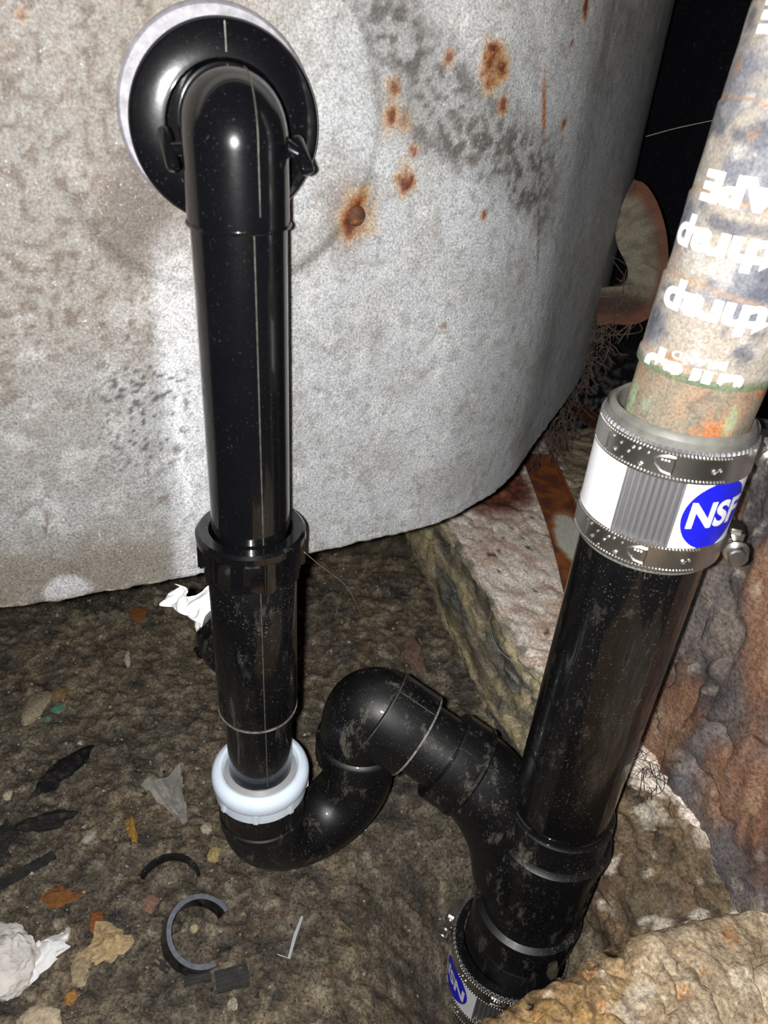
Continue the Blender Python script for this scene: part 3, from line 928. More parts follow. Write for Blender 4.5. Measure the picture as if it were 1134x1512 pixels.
# ================================================================== SHIELDED COUPLINGS
def coupling(name, label, cx, cy, z0, z1, r, flip, ph_logo, ph_screw, sleeve_top, ext):
    sleeve_m = M_rubber if ext else M_blk2
    t = thing(name, label, 'pipe clamp', (cx, cy, z0))
    o = (cx, cy, 0)
    bw_ = 13.0
    # rubber sleeve standing above the shield
    if ext:
        obj('rubber_sleeve', lathe([(30.2, z0 - 1.5), (r - .8, z0 - 1.5), (r - .6, z1 + 3), (r - .8, sleeve_top - 6), (r - 2.2, sleeve_top - 1.2), (r - 3.6, sleeve_top), (r - 4.8, sleeve_top - 1), (r - 5.2, z1 - 8)], o, ZU, 96, cap=False), M_rubber, t)
    else:
        obj('rubber_sleeve', lathe([(r - 6, z0 - 2), (r - .6, z0 - 2), (r - .6, z1 + 1), (r - 2, z1 + 2.5), (r - 6, z1 + 2.5)], o, ZU, 96, cap=False), sleeve_m, t)
    obj('shield', ring([(r - .5, z0), (r, z0), (r, z1), (r - .5, z1)], o, ZU, 936, ripple=lambda a: .55 * np.cos(78 * a)), M_shield, t)
    for k, zb in enumerate((z0 + 1.2, z1 - bw_ - 1.2)):
        bd_ = obj('clamp_band', ring([(r + .5, zb), (r + 1.1, zb - .2), (r + 1.1, zb + .4), (r + 1.0, zb + bw_ - .4), (r + 1.1, zb + bw_ + .2), (r + .5, zb + bw_)], o, ZU, 128), M_steel, t)
        # embossed serrations, dots, bars and a D-shaped mark
        em = []
        sg = -1 if flip else 1
        for j in range(46):
            ph = ph_logo - sg * (.1 + j * .045)
            for ze, rd in ((zb + 1.0, .55), (zb + bw_ - 1.0, .55)):
                em.append(blob((cx + (r + 1.15) * math.cos(ph), cy + (r + 1.15) * math.sin(ph), ze), (1.3, 1.3, 1.3), j, 1, 0))
        for (dph, dz, s_) in ((1.55, .34, 2.2), (1.35, .5, 1.6), (1.3, .7, 1.6), (1.48, .66, 1.5), (1.22, .75, 1.5), (1.62, .75, 1.8), (1.16, .25, 2.6), (1.1, .72, 1.3), (1.42, .2, 1.3), (.28, .45, 2.6), (.2, .5, 2.0)):
            ph = ph_logo - sg * dph
            em.append(blob((cx + (r + 1.2) * math.cos(ph), cy + (r + 1.2) * math.sin(ph), zb + bw_ * dz), (s_, s_, s_), 3, 1, 0))
        def on_band(dph, dz):
            ph = ph_logo - sg * dph
            return (cx + (r + 1.3) * math.cos(ph), cy + (r + 1.3) * math.sin(ph), zb + bw_ * dz)
        em.append(sweep([on_band(.78, .2), on_band(.9, .25), on_band(1.0, .45), on_band(1.02, .6), on_band(.95, .75), on_band(.86, .8), on_band(.78, .8), on_band(.77, .5), on_band(.78, .2)], .45, 6))
        em.append(sweep([on_band(1.72, .2), on_band(1.71, .8)], .6, 6))
        for q_ in (.84, .88, .92):
            em.append(sweep([on_band(q_, .35), on_band(q_, .65)], .4, 6))
        obj('embossing', join(em), M_steel, bd_)
        # worm screw housing with hexagon head
        ph = ph_screw + k * .10
        cc = np.array([cx + (r + 4.6) * math.cos(ph), cy + (r + 4.6) * math.sin(ph), zb + bw_ / 2])
        tz = np.array([math.sin(ph), -math.cos(ph), 0]) * sg
        Mr = Matrix.Rotation(ph, 3, 'Z')
        hs = obj('screw_housing', join([box(cc, (8.5, 13, bw_ - 1.5), Mr, 2.0), box(cc + np.array([-3.6 * math.cos(ph), -3.6 * math.sin(ph), 0]), (1.6, 26, bw_ - 3), Mr, .5)]), M_steel, t)
        obj('screw', lathe([(2.9, -14), (2.9, 14), (3.4, 14.3), (5.6, 14.4), (5.6, 15.4), (4.4, 15.6), (4.4, 20.4), (3.8, 21.2), (0.01, 21.4)], cc, tz, 12), M_steel, hs)
    zm0, zm1 = z0 + bw_ * .9, z1 - bw_ * .9
    zc = (z0 + z1) / 2
    h_ = (zm1 - zm0)
    sg = -1 if flip else 1
    def lab(p0, p1):
        return ring([(r + .55, zm0), (r + .7, zm0), (r + .7, zm1), (r + .55, zm1)], o, ZU, 60, arc=(p0, p1))
    lb = obj('sticker', lab(ph_logo - .55, ph_logo + .55), M_label, t)
    # blue oval with white lettering
    ov = []
    rv = h_ * .455
    ring_n = 48
    Vd = [(0, 0, 0)]
    for q_ in np.linspace(.25, 1, 5):
        for j in range(ring_n):
            an = 2 * math.pi * j / ring_n
            Vd.append((q_ * rv * math.cos(an), q_ * rv * math.sin(an), 0))
    Fd = [[0, 1 + j, 1 + (j + 1) % ring_n] for j in range(ring_n)]
    for q_ in range(4):
        for j in range(ring_n):
            a0_, a1_ = 1 + q_ * ring_n + j, 1 + q_ * ring_n + (j + 1) % ring_n
            Fd.append([a0_, a0_ + ring_n, a1_ + ring_n, a1_])
    lg = obj('logo_disc', wrap((np.array(Vd), Fd), cx, cy, zc, r + .8, ph_logo, flip), M_blue, lb)
    obj('lettering', wrap(text_mesh('NSF', h_ * .46, h_ * .016), cx, cy, zc, r + .88, ph_logo, flip), M_whiteink, lb, smooth=False)
    if not flip:
        obj('sticker', lab(ph_logo - 2.35, ph_logo - 1.32), M_label, t)
    return t
coupling('pipe_coupling', 'shiny steel banded coupling joining taped pipe and black pipe', SX, SY, 318, 379, 33.4, False, cph + .86, cph + 1.75, 384.5, True)
coupling('pipe_coupling', 'half-buried steel banded coupling at the foot of the black drain', SX - 6, SY, -106, -46, 41.5, True, cph - .80, cph - 1.75, -40, False)

# ================================================================== RUSTY STEEL ANGLE ON THE KERB
def strip(P, wdt, hgt, n=40):
    """bent L strip following P (centre line), flat leg plus upright leg on the right"""
    P = spline(P, n)
    d_ = np.gradient(P, axis=0); d_ /= np.linalg.norm(d_, axis=1)[:, None]
    r_ = np.stack([-d_[:, 1], d_[:, 0], 0 * d_[:, 0]], 1)
    r_ *= np.sign(r_[:, :1] + 1e-9)
    secs = [(-wdt / 2, 3)] + [(-wdt / 2 + (wdt - 3) * q_ / 10, 3) for q_ in range(1, 10)] + [(wdt / 2 - 3, 3), (wdt / 2 - 2.6, 3.4), (wdt / 2 - 2.5, hgt), (wdt / 2, hgt), (wdt / 2, 0), (-wdt / 2, 0)]
    V_ = np.concatenate([P + r_ * s_ + np.array([0, 0, h_]) for s_, h_ in secs])
    m = len(P); F_ = []
    for k in range(len(secs)):
        k2 = (k + 1) % len(secs)
        F_ += [[k * m + j, k * m + j + 1, k2 * m + j + 1, k2 * m + j] for j in range(m - 1)]
    F_.append([k * m for k in range(len(secs))]); F_.append([k * m + m - 1 for k in range(len(secs))][::-1])
    return V_, F_
Va, Fa = strip([(172, 812, 103), (178, 740, 103), (183, 660, 103), (184, 600, 103), (184, 540, 102), (186, 480, 100)], 36, 8, 24)
na_ = fbm(Va, 14, 4, 501)
ca_ = mix(lin(112, 66, 50) * np.ones((len(Va), 1)), lin(156, 92, 48), sm(.45, .62, na_))
pt = sm(1, .72, np.hypot((Va[:, 0] - 185) / 18, (Va[:, 1] - 640) / 52) + .5 * (na_ - .5))
ca_ = mix(ca_, lin(214, 214, 200), pt)
ca_ = mix(ca_, lin(196, 120, 44), sm(.2, .5, pt) * sm(.9, .6, pt))
tag(obj('steel_angle', (Va, Fa), M_rustpatch, col=ca_, sharp=30), 'rusty steel angle with white paint patch lying on the kerb', 'steel angle')
Va, Fa = strip([(233, 988, 104), (262, 915, 104), (292, 845, 104), (330, 756, 104)], 24, 7, 10)
tag(obj('steel_strip', (Va, Fa), M_rust, sharp=30), 'dark rusted steel strip along the foot of the black wall', 'steel strip')

# ================================================================== DECAYED TIMBER POST (right)
A0, A1 = np.array([190., 408.]), np.array([250., 246.])
fd = (A1 - A0) / np.linalg.norm(A1 - A0)
fnm = np.array([fd[1], -fd[0]])                 # outward to the left/front
if fnm[0] > 0: fnm = -fnm
W_ = np.linalg.norm(A1 - A0)
nu, nv = 150, 180
per = []
corner = [A0 - fnm * 110, A0 - fnm * 12, A0, A1, A1 - fnm * 12, A1 - fnm * 110]
pl = spline([A0 - fnm * 115 + fd * 5, A0 - fnm * 50, A0 - fnm * 14 + fd * 1, A0 + fd * 14, (A0 + A1) / 2 + fnm * 3, A1 - fd * 14, A1 - fnm * 16, A1 - fnm * 60, A1 - fnm * 115 - fd * 5], 24)
pl = np.vstack([pl, spline([pl[-1], (pl[-1] + pl[0]) / 2, pl[0]], 20)[1:]])
zs = np.concatenate([np.linspace(80, 340, nv - 24), 340 + 12 * np.sin(np.linspace(.1, 1.57, 24))])
sc_ = np.concatenate([np.ones(nv - 24), np.linspace(.985, .01, 24)])
cen0 = (A0 + A1) / 2 - fnm * 60
Pw = np.zeros((len(pl), nv, 3))
Pw[:, :, :2] = cen0 + (pl[:, None, :] - cen0) * sc_[None, :, None]
Pw[:, :, 2] = zs[None, :]
Pw = Pw.reshape(-1, 3)
Q = Pw * np.array([1, 1, .38])
dsp = -5 * sm(.12, .0, np.abs(fbm(Pw * np.array([1, 1, .3]), 24, 3, 605) - .5) * 2) + 9 * (fbm(Q, 34, 4, 601) - .5) + 3.5 * (fbm(Q, 9, 4, 602) - .5) + 3 * sm(.5, .62, fbm(Q, 22, 3, 603))
cen = (A0 + A1) / 2 - fnm * 60
od = Pw[:, :2] - cen; od /= np.linalg.norm(od, axis=1)[:, None]
foot = np.repeat(((fbm(np.column_stack([pl, 0 * pl[:, 0]]), 26, 3, 604) - .5) * 24), nv) * sm(150, 80, Pw[:, 2])
dsp = dsp * np.tile(np.minimum(1, sc_ * 1.2), len(pl))
Pd = Pw.copy(); Pd[:, :2] += od * dsp[:, None]; Pd[:, 2] += foot + np.tile(np.where(sc_ < 1, 1, 0), len(pl)) * 6 * (fbm(Pw, 20, 4, 606) - .5)
a_, b_ = fbm(Q, 30, 4, 611), fbm(Q, 10, 4, 612)
uf = (Pw[:, :2] - A0) @ fd
zf = Pw[:, 2]
wob = 1.5 * (fbm(Q, 20, 5, 613) - .5)
c = mix(lin(118, 108, 101) * np.ones((len(Pw), 1)), lin(74, 70, 70), sm(.42, .6, a_))
c = mix(c, lin(128, 122, 126), sm(.5, .66, fbm(Q * np.array([1, 1, .4]), 16, 4, 615)) * .6)
for (u0, z0, ru, rz, sl) in ((37, 140, 24, 58, .12), (112, 150, 34, 52, .3), (78, 262, 22, 70, -.25), (150, 190, 30, 90, 0), (20, 300, 22, 40, 0)):
    q = np.hypot((uf - u0 - sl * (zf - z0)) / ru, (zf - z0) / rz) + wob
    c = mix(c, lin(112, 78, 62), sm(1.2, .8, q) * .6)
    c = mix(c, mix(lin(150, 112, 88) * np.ones((len(Pw), 1)), lin(168, 134, 106), sm(.4, .65, b_)), sm(1.0, .45, q) * .75)
c = mix(c, lin(176, 166, 154), sm(.62, .72, fbm(Q, 6, 4, 614)) * .5)
Fp = grid(len(pl), nv).tolist()
tag(obj('timber_post', (Pd, Fp), M_wood, col=c, sharp=0), 'decayed grey and orange brown timber post standing on the kerb', 'post')

# ================================================================== FOREGROUND RUBBLE BLOCK
edge = spline([(-40, 120), (10, 152), (40, 176), (64, 191), (89, 207), (124, 227), (150, 243), (183, 256), (215, 266), (250, 276), (300, 282), (360, 280)], 30)
edge_line = edge.copy()
dE = np.gradient(edge, axis=0); dE /= np.linalg.norm(dE, axis=1)[:, None]
nE = np.stack([-dE[:, 1], dE[:, 0]], 1); nE *= np.sign(nE[:, 1:2])      # away from camera
cs = [(8 - 6 * t, -135 + 222 * t) for t in np.linspace(0, 1, 30)] + [(-1.5, 93), (-4.5, 97), (-8, 99)] + [(-8 - 190 * t, 100 + 2 * t) for t in np.linspace(.01, 1, 110)]
nv = len(cs)
B = np.zeros((len(edge), nv, 3))
for k, (o_, z_) in enumerate(cs):
    B[:, k, :2] = edge + nE * o_
    B[:, k, 2] = z_
B = B.reshape(-1, 3)
rid = np.abs(fbm(B, 26, 3, 704) - .5) * 2
dz = 16 * (fbm(B, 55, 3, 701) - .5) + 9 * (fbm(B, 14, 4, 702) - .5) + 4.5 * (fbm(B, 5, 3, 703) - .5) - 6 * sm(.16, .0, rid)
Bd = B.copy()
isf = np.tile(np.arange(nv) < 31, len(edge))
Bd[:, 2] += np.where(isf, .5, 1) * dz
Bd[:, :2] += np.repeat(nE, nv, axis=0) * (dz * .5 * isf)[:, None]
a_, b_, d_ = fbm(B, 40, 4, 711), fbm(B, 14, 4, 712), fbm(B, 4, 3, 713)
mud = sm(185, 120, B[:, 0] + 60 * (a_ - .5))
c = mix(mix(lin(176, 158, 132) * np.ones((len(B), 1)), lin(206, 190, 164), sm(.45, .62, b_)), mix(lin(140, 116, 82) * np.ones((len(B), 1)), lin(166, 132, 84), sm(.45, .65, b_)), mud)
c = mix(c, lin(226, 218, 204), sm(.56, .68, fbm(B, 22, 3, 714)) * sm(90, 150, B[:, 0]) * sm(245, 200, B[:, 1]) * .8)
c = mix(c, lin(190, 134, 82), sm(.64, .74, fbm(B, 12, 3, 715)) * .6)
c = mix(c, lin(96, 84, 66), sm(.66, .78, d_) * .5)
c = mix(c, lin(232, 222, 196), sm(.7, .78, fbm(B, 3.2, 2, 716)) * .7)
blk = obj('rubble_block', (Bd, grid(len(edge), nv)), M_conc, col=c, sharp=0)
tag(blk, 'tan broken concrete block in the near right corner', 'rubble')

# ================================================================== SMALL THINGS ON THE FLOOR
def gz(px, py):
    return ground(px, py)
def stone(name, label, cat, px, py, size, seed, colr, yaw=0, amp=.45, lift=.3, mat=None, sub=2):
    m_ = mat or plain(name + '_surface', lin(*colr) * .82, .8, spec=.2, nscale=350, namp=.35, bumpv=(420, .8, .002))
    if not mat:
        nt = m_.node_tree; b = nt.nodes['Principled BSDF']
        src = b.inputs['Base Color'].links[0].from_socket
        f = ramp(nt, noise(nt, 170, 5, .7), .50, .64, (0, 0, 0, 1), (.4, .4, .4, 1))
        nt.links.new(mixc(nt, f, src, (.11, .095, .075)), b.inputs['Base Color'])
    o = obj(name, blob((px, py, gz(px, py) + size[2] * lift), size, seed, max(sub, 3), amp * 1.5, 1.9, yaw), m_, sharp=28)
    return tag(o, label, cat)

# tissue caught beside the tee
def crumple(name, label, pts_fn, nu_, nv_, mat, thick=.35):
    u_, v_ = np.meshgrid(np.linspace(0, 1, nu_), np.linspace(0, 1, nv_), indexing='ij')
    V_ = pts_fn(u_.ravel(), v_.ravel())
    Fq = grid(nu_, nv_).tolist()
    o = obj(name, (V_, Fq), mat, sharp=0)
    md = o.modifiers.new('thick', 'SOLIDIFY'); md.thickness = thick * MM
    return tag(o, label, 'tissue')
def hang(u, v):
    # upper crumpled flap reaching left, long fold hanging down on the right
    Pq = np.stack([u * 60, v * 60, 0 * u], 1)
    f1, f2 = fbm(Pq, 14, 3, 801) - .5, fbm(Pq, 7, 2, 802) - .5
    xr = -92 - 0 * u
    wdt = np.where(v < .42, 29 - 13 * (v / .42) ** 3, 14 - 7 * ((v - .42) / .58) ** 1.2)
    X_ = -91 - (1 - u) * wdt * (1 + .5 * f2)
    zig = 3.0 * np.sin(v * 26) * (1 - u) * (v < .45)
    Z_ = 240 - 43 * v - 5 * (1 - u) * (v < .3) + 6 * f1 * (1 - u) + zig * .5
    Y_ = 341 + 9 * f1 + 5 * np.sin(u * 9 + 3 * v) * (1 - .6 * v) - 8 * v
    return np.stack([X_ + zig, Y_, Z_], 1)
crumple('tissue', 'white tissue stuffed between the bathtub and the waste tee', hang, 40, 60, M_tissue)

# crumpled tissue ball with a tail
tb = thing('tissue', 'crumpled dirty white tissue ball in the near left corner', 'tissue', (-214, 246, -8))
Vq, Fq = blob((0, 0, 0), (2, 2, 2), 11, 5, .25, 1.3)
fold = np.abs(fbm(Vq * 10, 9, 3, 821) - .5) * .8 + np.abs(fbm(Vq * 10, 4, 3, 822) - .5) * .5
Vq = Vq * (1.0 - fold)[:, None] * np.array([26, 23, 17]) * 1.12
Vq[:, 2] = np.maximum(Vq[:, 2], -11)
obj('wad', (Vq + np.array([-217, 245, 5]), Fq), M_tissue2, tb, sharp=24)
uu_, vv_ = np.meshgrid(np.linspace(0, 1, 26), np.linspace(0, 1, 30), indexing='ij')
uu_, vv_ = uu_.ravel(), vv_.ravel()
Pq = np.stack([uu_ * 30, vv_ * 40, 0 * uu_], 1)
f1 = fbm(Pq, 10, 3, 831) - .5
near_ = np.array([-203., 256.]) * (1 - uu_[:, None]) + np.array([-190., 236.]) * uu_[:, None]
far_ = np.array([-184., 269.]) * (1 - uu_[:, None]) + np.array([-173., 261.]) * uu_[:, None]
xy_ = near_ * (1 - vv_[:, None]) + far_ * vv_[:, None] + f1[:, None] * 8
tx, ty = xy_[:, 0], xy_[:, 1]
obj('tail', (np.stack([tx, ty, 0 + 7 * np.sin(vv_ * 2.6) * (.5 + .5 * np.sin(uu_ * 3)) + 10 * np.abs(f1)], 1), grid(26, 30)), M_tissue, tb, sharp=0)

# grey plastic scrap with torn corner
uu_, vv_ = np.meshgrid(np.linspace(0, 1, 24), np.linspace(0, 1, 34), indexing='ij'); uu_, vv_ = uu_.ravel(), vv_.ravel()
f1 = fbm(np.stack([uu_ * 30, vv_ * 40, 0 * uu_], 1), 9, 3, 841) - .5
TLp, TRp, TIP = np.array([-173., 388.]), np.array([-147., 409.]), np.array([-128., 361.])
top_ = TLp * (1 - uu_[:, None]) + TRp * uu_[:, None]
xy_ = top_ * (1 - vv_[:, None]) + (TIP + (top_ - (TLp + TRp) / 2) * .08) * vv_[:, None] + f1[:, None] * np.array([7., 9.]) + np.array([0, 4.0]) * np.sin(uu_ * 7)[:, None] * (1 - vv_)[:, None]
px_, py_ = xy_[:, 0], xy_[:, 1]
pz_ = -4 + 3.2 * np.abs(np.sin(uu_ * 8 + vv_ * 2)) * (1 - vv_ * .6) + 7 * np.abs(f1)
tag(obj('plastic_scrap', (np.stack([px_, py_, pz_], 1), grid(24, 34)), plain('dirty_clear_plastic', lin(150, 146, 140), .35, nscale=90, namp=.35), sharp=0),
    'crinkled grey plastic scrap lying on dirt left of the white nut', 'plastic scrap')

# cut plastic ring pieces
def ring_piece(name, label, c_, r_, a0, a1, w_, h_, tilt, yaw, mat, edge_mat=None, lean=0.0):
    an = np.linspace(a0, a1, 48)
    th = [(-w_ / 2, 0), (w_ / 2, 0), (w_ / 2, h_), (-w_ / 2, h_)]
    V_ = np.concatenate([np.stack([(r_ + t_[0]) * np.cos(an), (r_ + t_[0]) * np.sin(an), np.full(48, t_[1])], 1) for t_ in th])
    F_ = []
    for k in range(4):
        k2 = (k + 1) % 4
        F_ += [[k * 48 + j, k * 48 + j + 1, k2 * 48 + j + 1, k2 * 48 + j] for j in range(47)]
    F_.append([0, 48, 96, 144]); F_.append([47, 191, 143, 95])
    Rm = (Matrix.Rotation(lean, 3, 'Y') @ Matrix.Rotation(yaw, 3, 'Z') @ Matrix.Rotation(tilt, 3, 'X'))
    V_ = V_ @ np.array(Rm).T + np.array(c_)
    root = thing(name, label, 'plastic ring', c_)
    obj('ring', (V_, F_), mat, root, sharp=30)
    if edge_mat:
        V2 = np.concatenate([np.stack([(r_ + s_) * np.cos(an), (r_ + s_) * np.sin(an), np.full(48, hh)], 1) for s_, hh in ((-w_ / 2 + .1, h_ + .05), (w_ / 2 - .1, h_ + .05), (w_ / 2 - .1, h_ + .3), (-w_ / 2 + .1, h_ + .3))]) @ np.array(Rm).T + np.array(c_)
        obj('cut_edge', (V2, F_), edge_mat, root, sharp=30)
    return root
M_cut = plain('sawn_plastic_edge', (0.13, 0.14, 0.165), .5, nscale=300, namp=.3)
ring_piece('plastic_ring', 'open C-shaped black plastic ring with pale sawn edge', (-99, 276, -2), 21.5, math.radians(58), math.radians(318), 3.4, 12, .1, -.1, M_blk2, M_cut, .42)
ring_piece('plastic_ring', 'half-buried black plastic arc behind the C-shaped ring', (-127, 312, -9), 21, math.radians(30), math.radians(170), 2.6, 7, .15, -.05, M_blk3)

# ribbed rubber scraps
def ribbed(label, c_, L_, w_, yaw, nr, mat):
    root = thing('rubber_scrap', label, 'rubber scrap', c_)
    Rm = Matrix.Rotation(yaw, 3, 'Z')
    obj('strip', box(c_, (L_, w_, 2.2), Rm, .5), mat, root)
    for k in range(nr):
        o_ = Rm @ Vector((0, (k + .5) / nr * w_ - w_ / 2, 1.4)) if L_ < 2 * w_ else Rm @ Vector(((k + .5) / nr * L_ - L_ / 2, 0, 1.4))
        sz = (L_ * .96, w_ / nr * .5, 1.2) if L_ < 2 * w_ else (L_ / nr * .5, w_ * .94, 1.2)
        obj('rib', box(np.array(c_) + np.array(o_), sz, Rm, .25), mat, root)
    return root
M_rib = plain('dull_black_rubber', (0.03, 0.029, 0.028), .5, nscale=150, namp=.5)
ribbed('ribbed black rubber scrap lying below the open C-shaped ring', (-70, 254, gz(-70, 254) + .5), 21, 14, .35, 5, M_rib)
ribbed('muddy ribbed rubber fragment just left of another ribbed scrap', (-92, 253, gz(-92, 253) - .2), 17, 9, .3, 4, M_rib)
ribbed('ribbed rubber fragment poking out at the left of the C-shaped ring', (-115, 262, gz(-115, 262) - .2), 12, 14, -.5, 4, M_rib)
ribbed('long ribbed black rubber strip near the left photo edge', (-229, 313, gz(-229, 313) + .5), 42, 8, .75, 10, M_rib)

# leaf-like black scraps
stone('bark_scrap', 'smooth dark oval scrap beside the long ribbed strip', 'bark scrap', -253, 338, (26, 42, 6), 21, (52, 50, 47), .1, .25)
stone('bark_scrap', 'ragged black scrap with pale torn tip on the left', 'bark scrap', -228, 350, (40, 13, 8), 22, (44, 42, 40), .35, .6, sub=3)
stone('bark_scrap', 'shiny black plastic-like scrap half sunk near the left edge', 'bark scrap', -236, 396, (17, 52, 10), 23, (26, 26, 31), -.5, .4, sub=3)
# chips and pebbles
stone('stone_flake', 'beige flat stone flake standing at the far left', 'stone chip', -283, 458, (17, 36, 9), 31, (170, 158, 134), -.15, .3)
stone('stone_flake', 'small brown and grey chip beside the beige flake', 'stone chip', -271, 477, (15, 15, 7), 32, (140, 116, 84), .3, .5)
stone('green_chip', 'pale green chip right of the beige flake', 'chip', -266, 461, (10, 13, 4), 33, (108, 152, 124), -.5, .4)
stone('green_chip', 'tiny pale green chip below the beige flake', 'chip', -268, 446, (6, 7, 4), 34, (112, 150, 126), .3, .3)
stone('paint_sliver', 'thin white sliver on bare dirt below the bathtub edge', 'paint chip', -226, 524, (5, 23, 3), 35, (206, 202, 192), .35, .4)
stone('rust_flake', 'orange rust flake near the bathtub edge', 'rust flake', -236, 585, (14, 24, 4), 36, (150, 92, 44), .3, .5)
stone('twig', 'knobbly yellow twig left of the grey plastic scrap', 'twig', -167, 353, (6, 24, 6), 37, (186, 142, 70), .5, .8, sub=3)
stone('pebble', 'flat pale grey pebble below the ragged black scrap', 'pebble', -194, 342, (8, 12, 4), 38, (182, 176, 158), -.5, .3)
stone('pebble', 'yellowish pebble right of the half-buried arc', 'pebble', -102, 340, (9, 14, 8), 39, (182, 164, 112), 0, .3)
stone('pebble', 'small pale chip above the yellowish pebble', 'pebble', -112, 359, (8, 10, 4), 40, (190, 178, 156), .6, .4)
stone('pebble', 'round cream pebble inside the open C-shaped ring', 'pebble', -102, 284, (6, 6, 5), 41, (200, 184, 146), 0, .2)
stone('stone_flake', 'brown chip inside the open C-shaped ring', 'stone chip', -110, 264, (6, 12, 3), 42, (170, 132, 100), -.4, .4)
stone('stone_flake', 'oblong tan flake beside the tissue tail', 'stone chip', -166, 252, (13, 24, 5), 43, (176, 158, 128), .35, .25)
stone('plaster_crumb', 'spiky cream plaster crumb right of the tissue tail', 'plaster crumb', -155, 267, (24, 22, 8), 44, (198, 172, 130), .2, .9, sub=3)
stone('stone_flake', 'cream stone chip at the bottom photo edge', 'stone chip', -178, 220, (26, 18, 9), 45, (206, 188, 160), 0, .3)
stone('rust_flake', 'orange brown flake above the cream crumb', 'rust flake', -168, 283, (9, 16, 3), 46, (150, 92, 48), .35, .4)
stone('rust_flake', 'crumbly orange patch below the ribbed strip', 'rust flake', -201, 297, (22, 13, 4), 47, (140, 92, 50), .2, .9, sub=3)
stone('pebble', 'pinkish grey stone left of the open C-shaped ring', 'pebble', -136, 298, (11, 12, 7), 48, (150, 116, 100), .2, .5)
stone('pebble', 'white oval pebble above the tissue tail', 'pebble', -183, 272, (4, 10, 3), 49, (218, 206, 186), .3, .2)
stone('pebble', 'small white pebble near the left edge above the bark scraps', 'pebble', -268, 371, (7, 9, 5), 50, (210, 204, 176), .3, .4)
stone('pebble', 'pale pebble near the bottom edge below the ribbed scrap', 'pebble', -66, 237, (7, 7, 4), 51, (176, 170, 150), .3, .4)
stone('pebble', 'amber pebble below the oblong tan flake', 'pebble', -166, 235, (7, 9, 4), 52, (176, 128, 70), .3, .4)
stone('clay_lump', 'pinkish dried root lump at the foot of the kerb', 'clay lump', 40, 560, (20, 46, 14), 53, (128, 104, 92), .35, .7, sub=3)
# bent clear plastic sliver
cp = [(-44, 272, -6), (-36, 270, -6), (-34, 284, -4), (-31, 297, -3)]
Vs = []
for k, p in enumerate(cp):
    w_ = (.3, .8, 1.1, .8)[k]
    Vs += [(p[0] - w_, p[1] + .4, p[2] + .6), (p[0] + w_, p[1] - .4, p[2] + .6), (p[0] + w_, p[1] - .4, p[2]), (p[0] - w_, p[1] + .4, p[2])]
Fs = []
for k in range(3):
    for j in range(4):
        Fs.append([k * 4 + j, k * 4 + (j + 1) % 4, k * 4 + 4 + (j + 1) % 4, k * 4 + 4 + j])
Fs += [[0, 1, 2, 3], [15, 14, 13, 12]]
tag(obj('plastic_sliver', (Vs, Fs), plain('clear_plastic_sliver', (.42, .44, .46), .25), sharp=30), 'bent clear plastic sliver on the dirt below the trap', 'plastic sliver')
# grey mud finger on the block
tag(obj('mud_smear', blob((111, 221.5, 99), (6, 5, 17), 61, 3, .5, 1.6), plain('grey_mud', lin(58, 55, 47), .95, spec=.05, nscale=300, namp=.3)), 'grey mud finger sticking up from the near block', 'mud')

# ================================================================== ROOTS, HAIRS, GRIT (uncountable)
parts = []
for k in range(300):
    t = random.random() * .86
    p = np.array([196 - 46 * t + random.gauss(0, 6), 700 + 20 * t + random.gauss(0, 8), 335 - 215 * t + random.gauss(0, 8)])
    pts = [p]
    dr = np.array([random.gauss(-.1, .6), random.gauss(0, .4), random.gauss(-.8, .6)])
    for _ in range(5):
        dr = dr + np.array([random.gauss(0, .5), random.gauss(0, .4), random.gauss(0, .5)])
        p = p + dr / np.linalg.norm(dr) * random.uniform(3, 7)
        pts.append(p)
    parts.append(sweep(spline(pts, 3), random.uniform(.14, .5), 4))
for k in range(14):
    p = np.array([random.uniform(200, 232), 712, random.uniform(300, 350)])
    parts.append(sweep(spline([p, p + [random.gauss(-6, 6), 4, random.gauss(-8, 4)], p + [random.gauss(-14, 10), 8, random.gauss(-22, 8)], p + [random.gauss(-18, 12), 10, random.gauss(-34, 10)]], 5), random.uniform(.2, .9), 4))
tag(obj('dry_roots', join(parts), M_root, sharp=0), 'tangle of dry roots and cobweb between bathtub and bracket', 'roots', kind='stuff')
parts = []
for k in range(60):
    px, py = random.gauss(196, 9), random.gauss(356, 14)
    zk = 103
    an = random.uniform(0, 6.28)
    d1 = np.array([math.cos(an), math.sin(an), random.uniform(-.1, .4)]) * random.uniform(4, 9)
    d2 = d1 + np.array([random.gauss(0, 3), random.gauss(0, 3), random.gauss(0, 2)])
    p = np.array([px, py, zk])
    parts.append(sweep(spline([p - d1, p + [0, 0, 1.5], p + d2], 4), .22, 4))
tag(obj('root_hairs', join(parts), M_root, sharp=0), 'fine brown root hairs on the plaster beside the drain pipe', 'roots', kind='stuff')
def strand(label, pts, r_=.3, mat=M_hair):
    tag(obj('hair_strand', sweep(spline(pts, 8), r_, 5), mat, sharp=0), label, 'hair')
strand('single curled pale hair on dirt right of the waste tee', [(-57, 628, 2), (-52, 640, 4), (-44, 640, 4), (-40, 628, 3), (-40, 612, 2)])
strand('long pale fibre curving over the kerb face', [(100, 520, 98), (97, 500, 99), (104, 470, 98), (128, 440, 103)], .35)
strand('pale cobweb thread trailing from the black slip nut', [(-38, 312, 292), (-30, 330, 270), (-18, 360, 235), (-8, 400, 180)], .12)
strand('fine cobweb thread between bathtub and black wall', [(200, 760, 452), (225, 752, 462), (262, 742, 474)], .3)

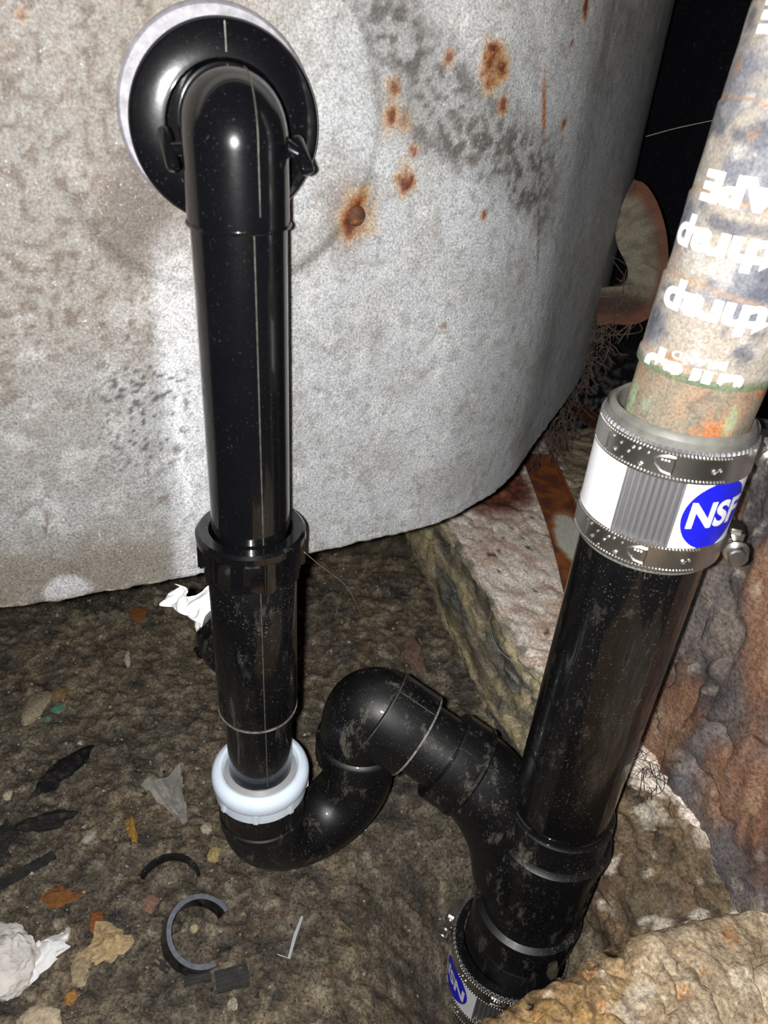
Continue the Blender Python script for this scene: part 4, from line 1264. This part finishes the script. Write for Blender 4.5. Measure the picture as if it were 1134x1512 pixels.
# grit over the visible floor
n_g = 26000
gx, gy = rng.uniform(-330, 170, n_g), rng.uniform(170, 720, n_g)
bo_ = np.argsort(BOTE[:, 1])
keep = gx < np.interp(gy, BOTE[bo_, 1], BOTE[bo_, 0]) - 12
keep &= gy > np.interp(gx, edge_line[:, 0], edge_line[:, 1]) + 14
keep &= np.hypot(gx - SX + 5, gy - SY) > 46
gx, gy = gx[keep], gy[keep]
n_g = len(gx)
t3 = np.array([[1, 0, -.5], [-.5, .87, -.5], [-.5, -.87, -.5], [0, 0, 1.]])
ii = np.clip(np.round((gx + 520) / 1000 * (nx - 1)).astype(int), 0, nx - 1) if False else None
gxs = np.linspace(-520, 480, 420); gys = Y[0]
fzz = fz.reshape(420, 440)
ix = np.clip(np.searchsorted(gxs, gx), 0, 419); iy = np.clip(np.searchsorted(gys, gy), 0, 439)
gzz = fzz[ix, iy]
sz = np.exp(rng.normal(-.45, .5, n_g)).clip(.25, 2.6)
yaw = rng.uniform(0, 6.28, n_g)
jit = 1 + rng.uniform(-.35, .35, (n_g, 4, 3))
VV = t3[None] * jit * sz[:, None, None] * np.array([1, 1, .7])
cy_, sy_ = np.cos(yaw)[:, None], np.sin(yaw)[:, None]
VX = VV[:, :, 0] * cy_ - VV[:, :, 1] * sy_ + gx[:, None]
VY = VV[:, :, 0] * sy_ + VV[:, :, 1] * cy_ + gy[:, None]
VZ = VV[:, :, 2] + gzz[:, None] + sz[:, None] * .2
Vg = np.stack([VX, VY, VZ], 2).reshape(-1, 3)
bi = (np.arange(n_g) * 4)[:, None]
Fg_ = np.concatenate([bi + np.array(q_) for q_ in ([0, 1, 3], [1, 2, 3], [2, 0, 3], [0, 2, 1])])
pal = np.array([lin(100, 93, 82), lin(130, 121, 104), lin(70, 67, 64), lin(164, 150, 124), lin(150, 112, 80), lin(214, 204, 182), lin(112, 94, 82)])
pc = pal[rng.choice(7, n_g, p=[.26, .22, .17, .14, .06, .09, .06])]
tag(obj('grit', (Vg, Fg_), M_grit, col=np.repeat(pc * .68, 4, axis=0), smooth=False), 'fine grit and crumbs scattered over the dirt', 'grit', kind='stuff')
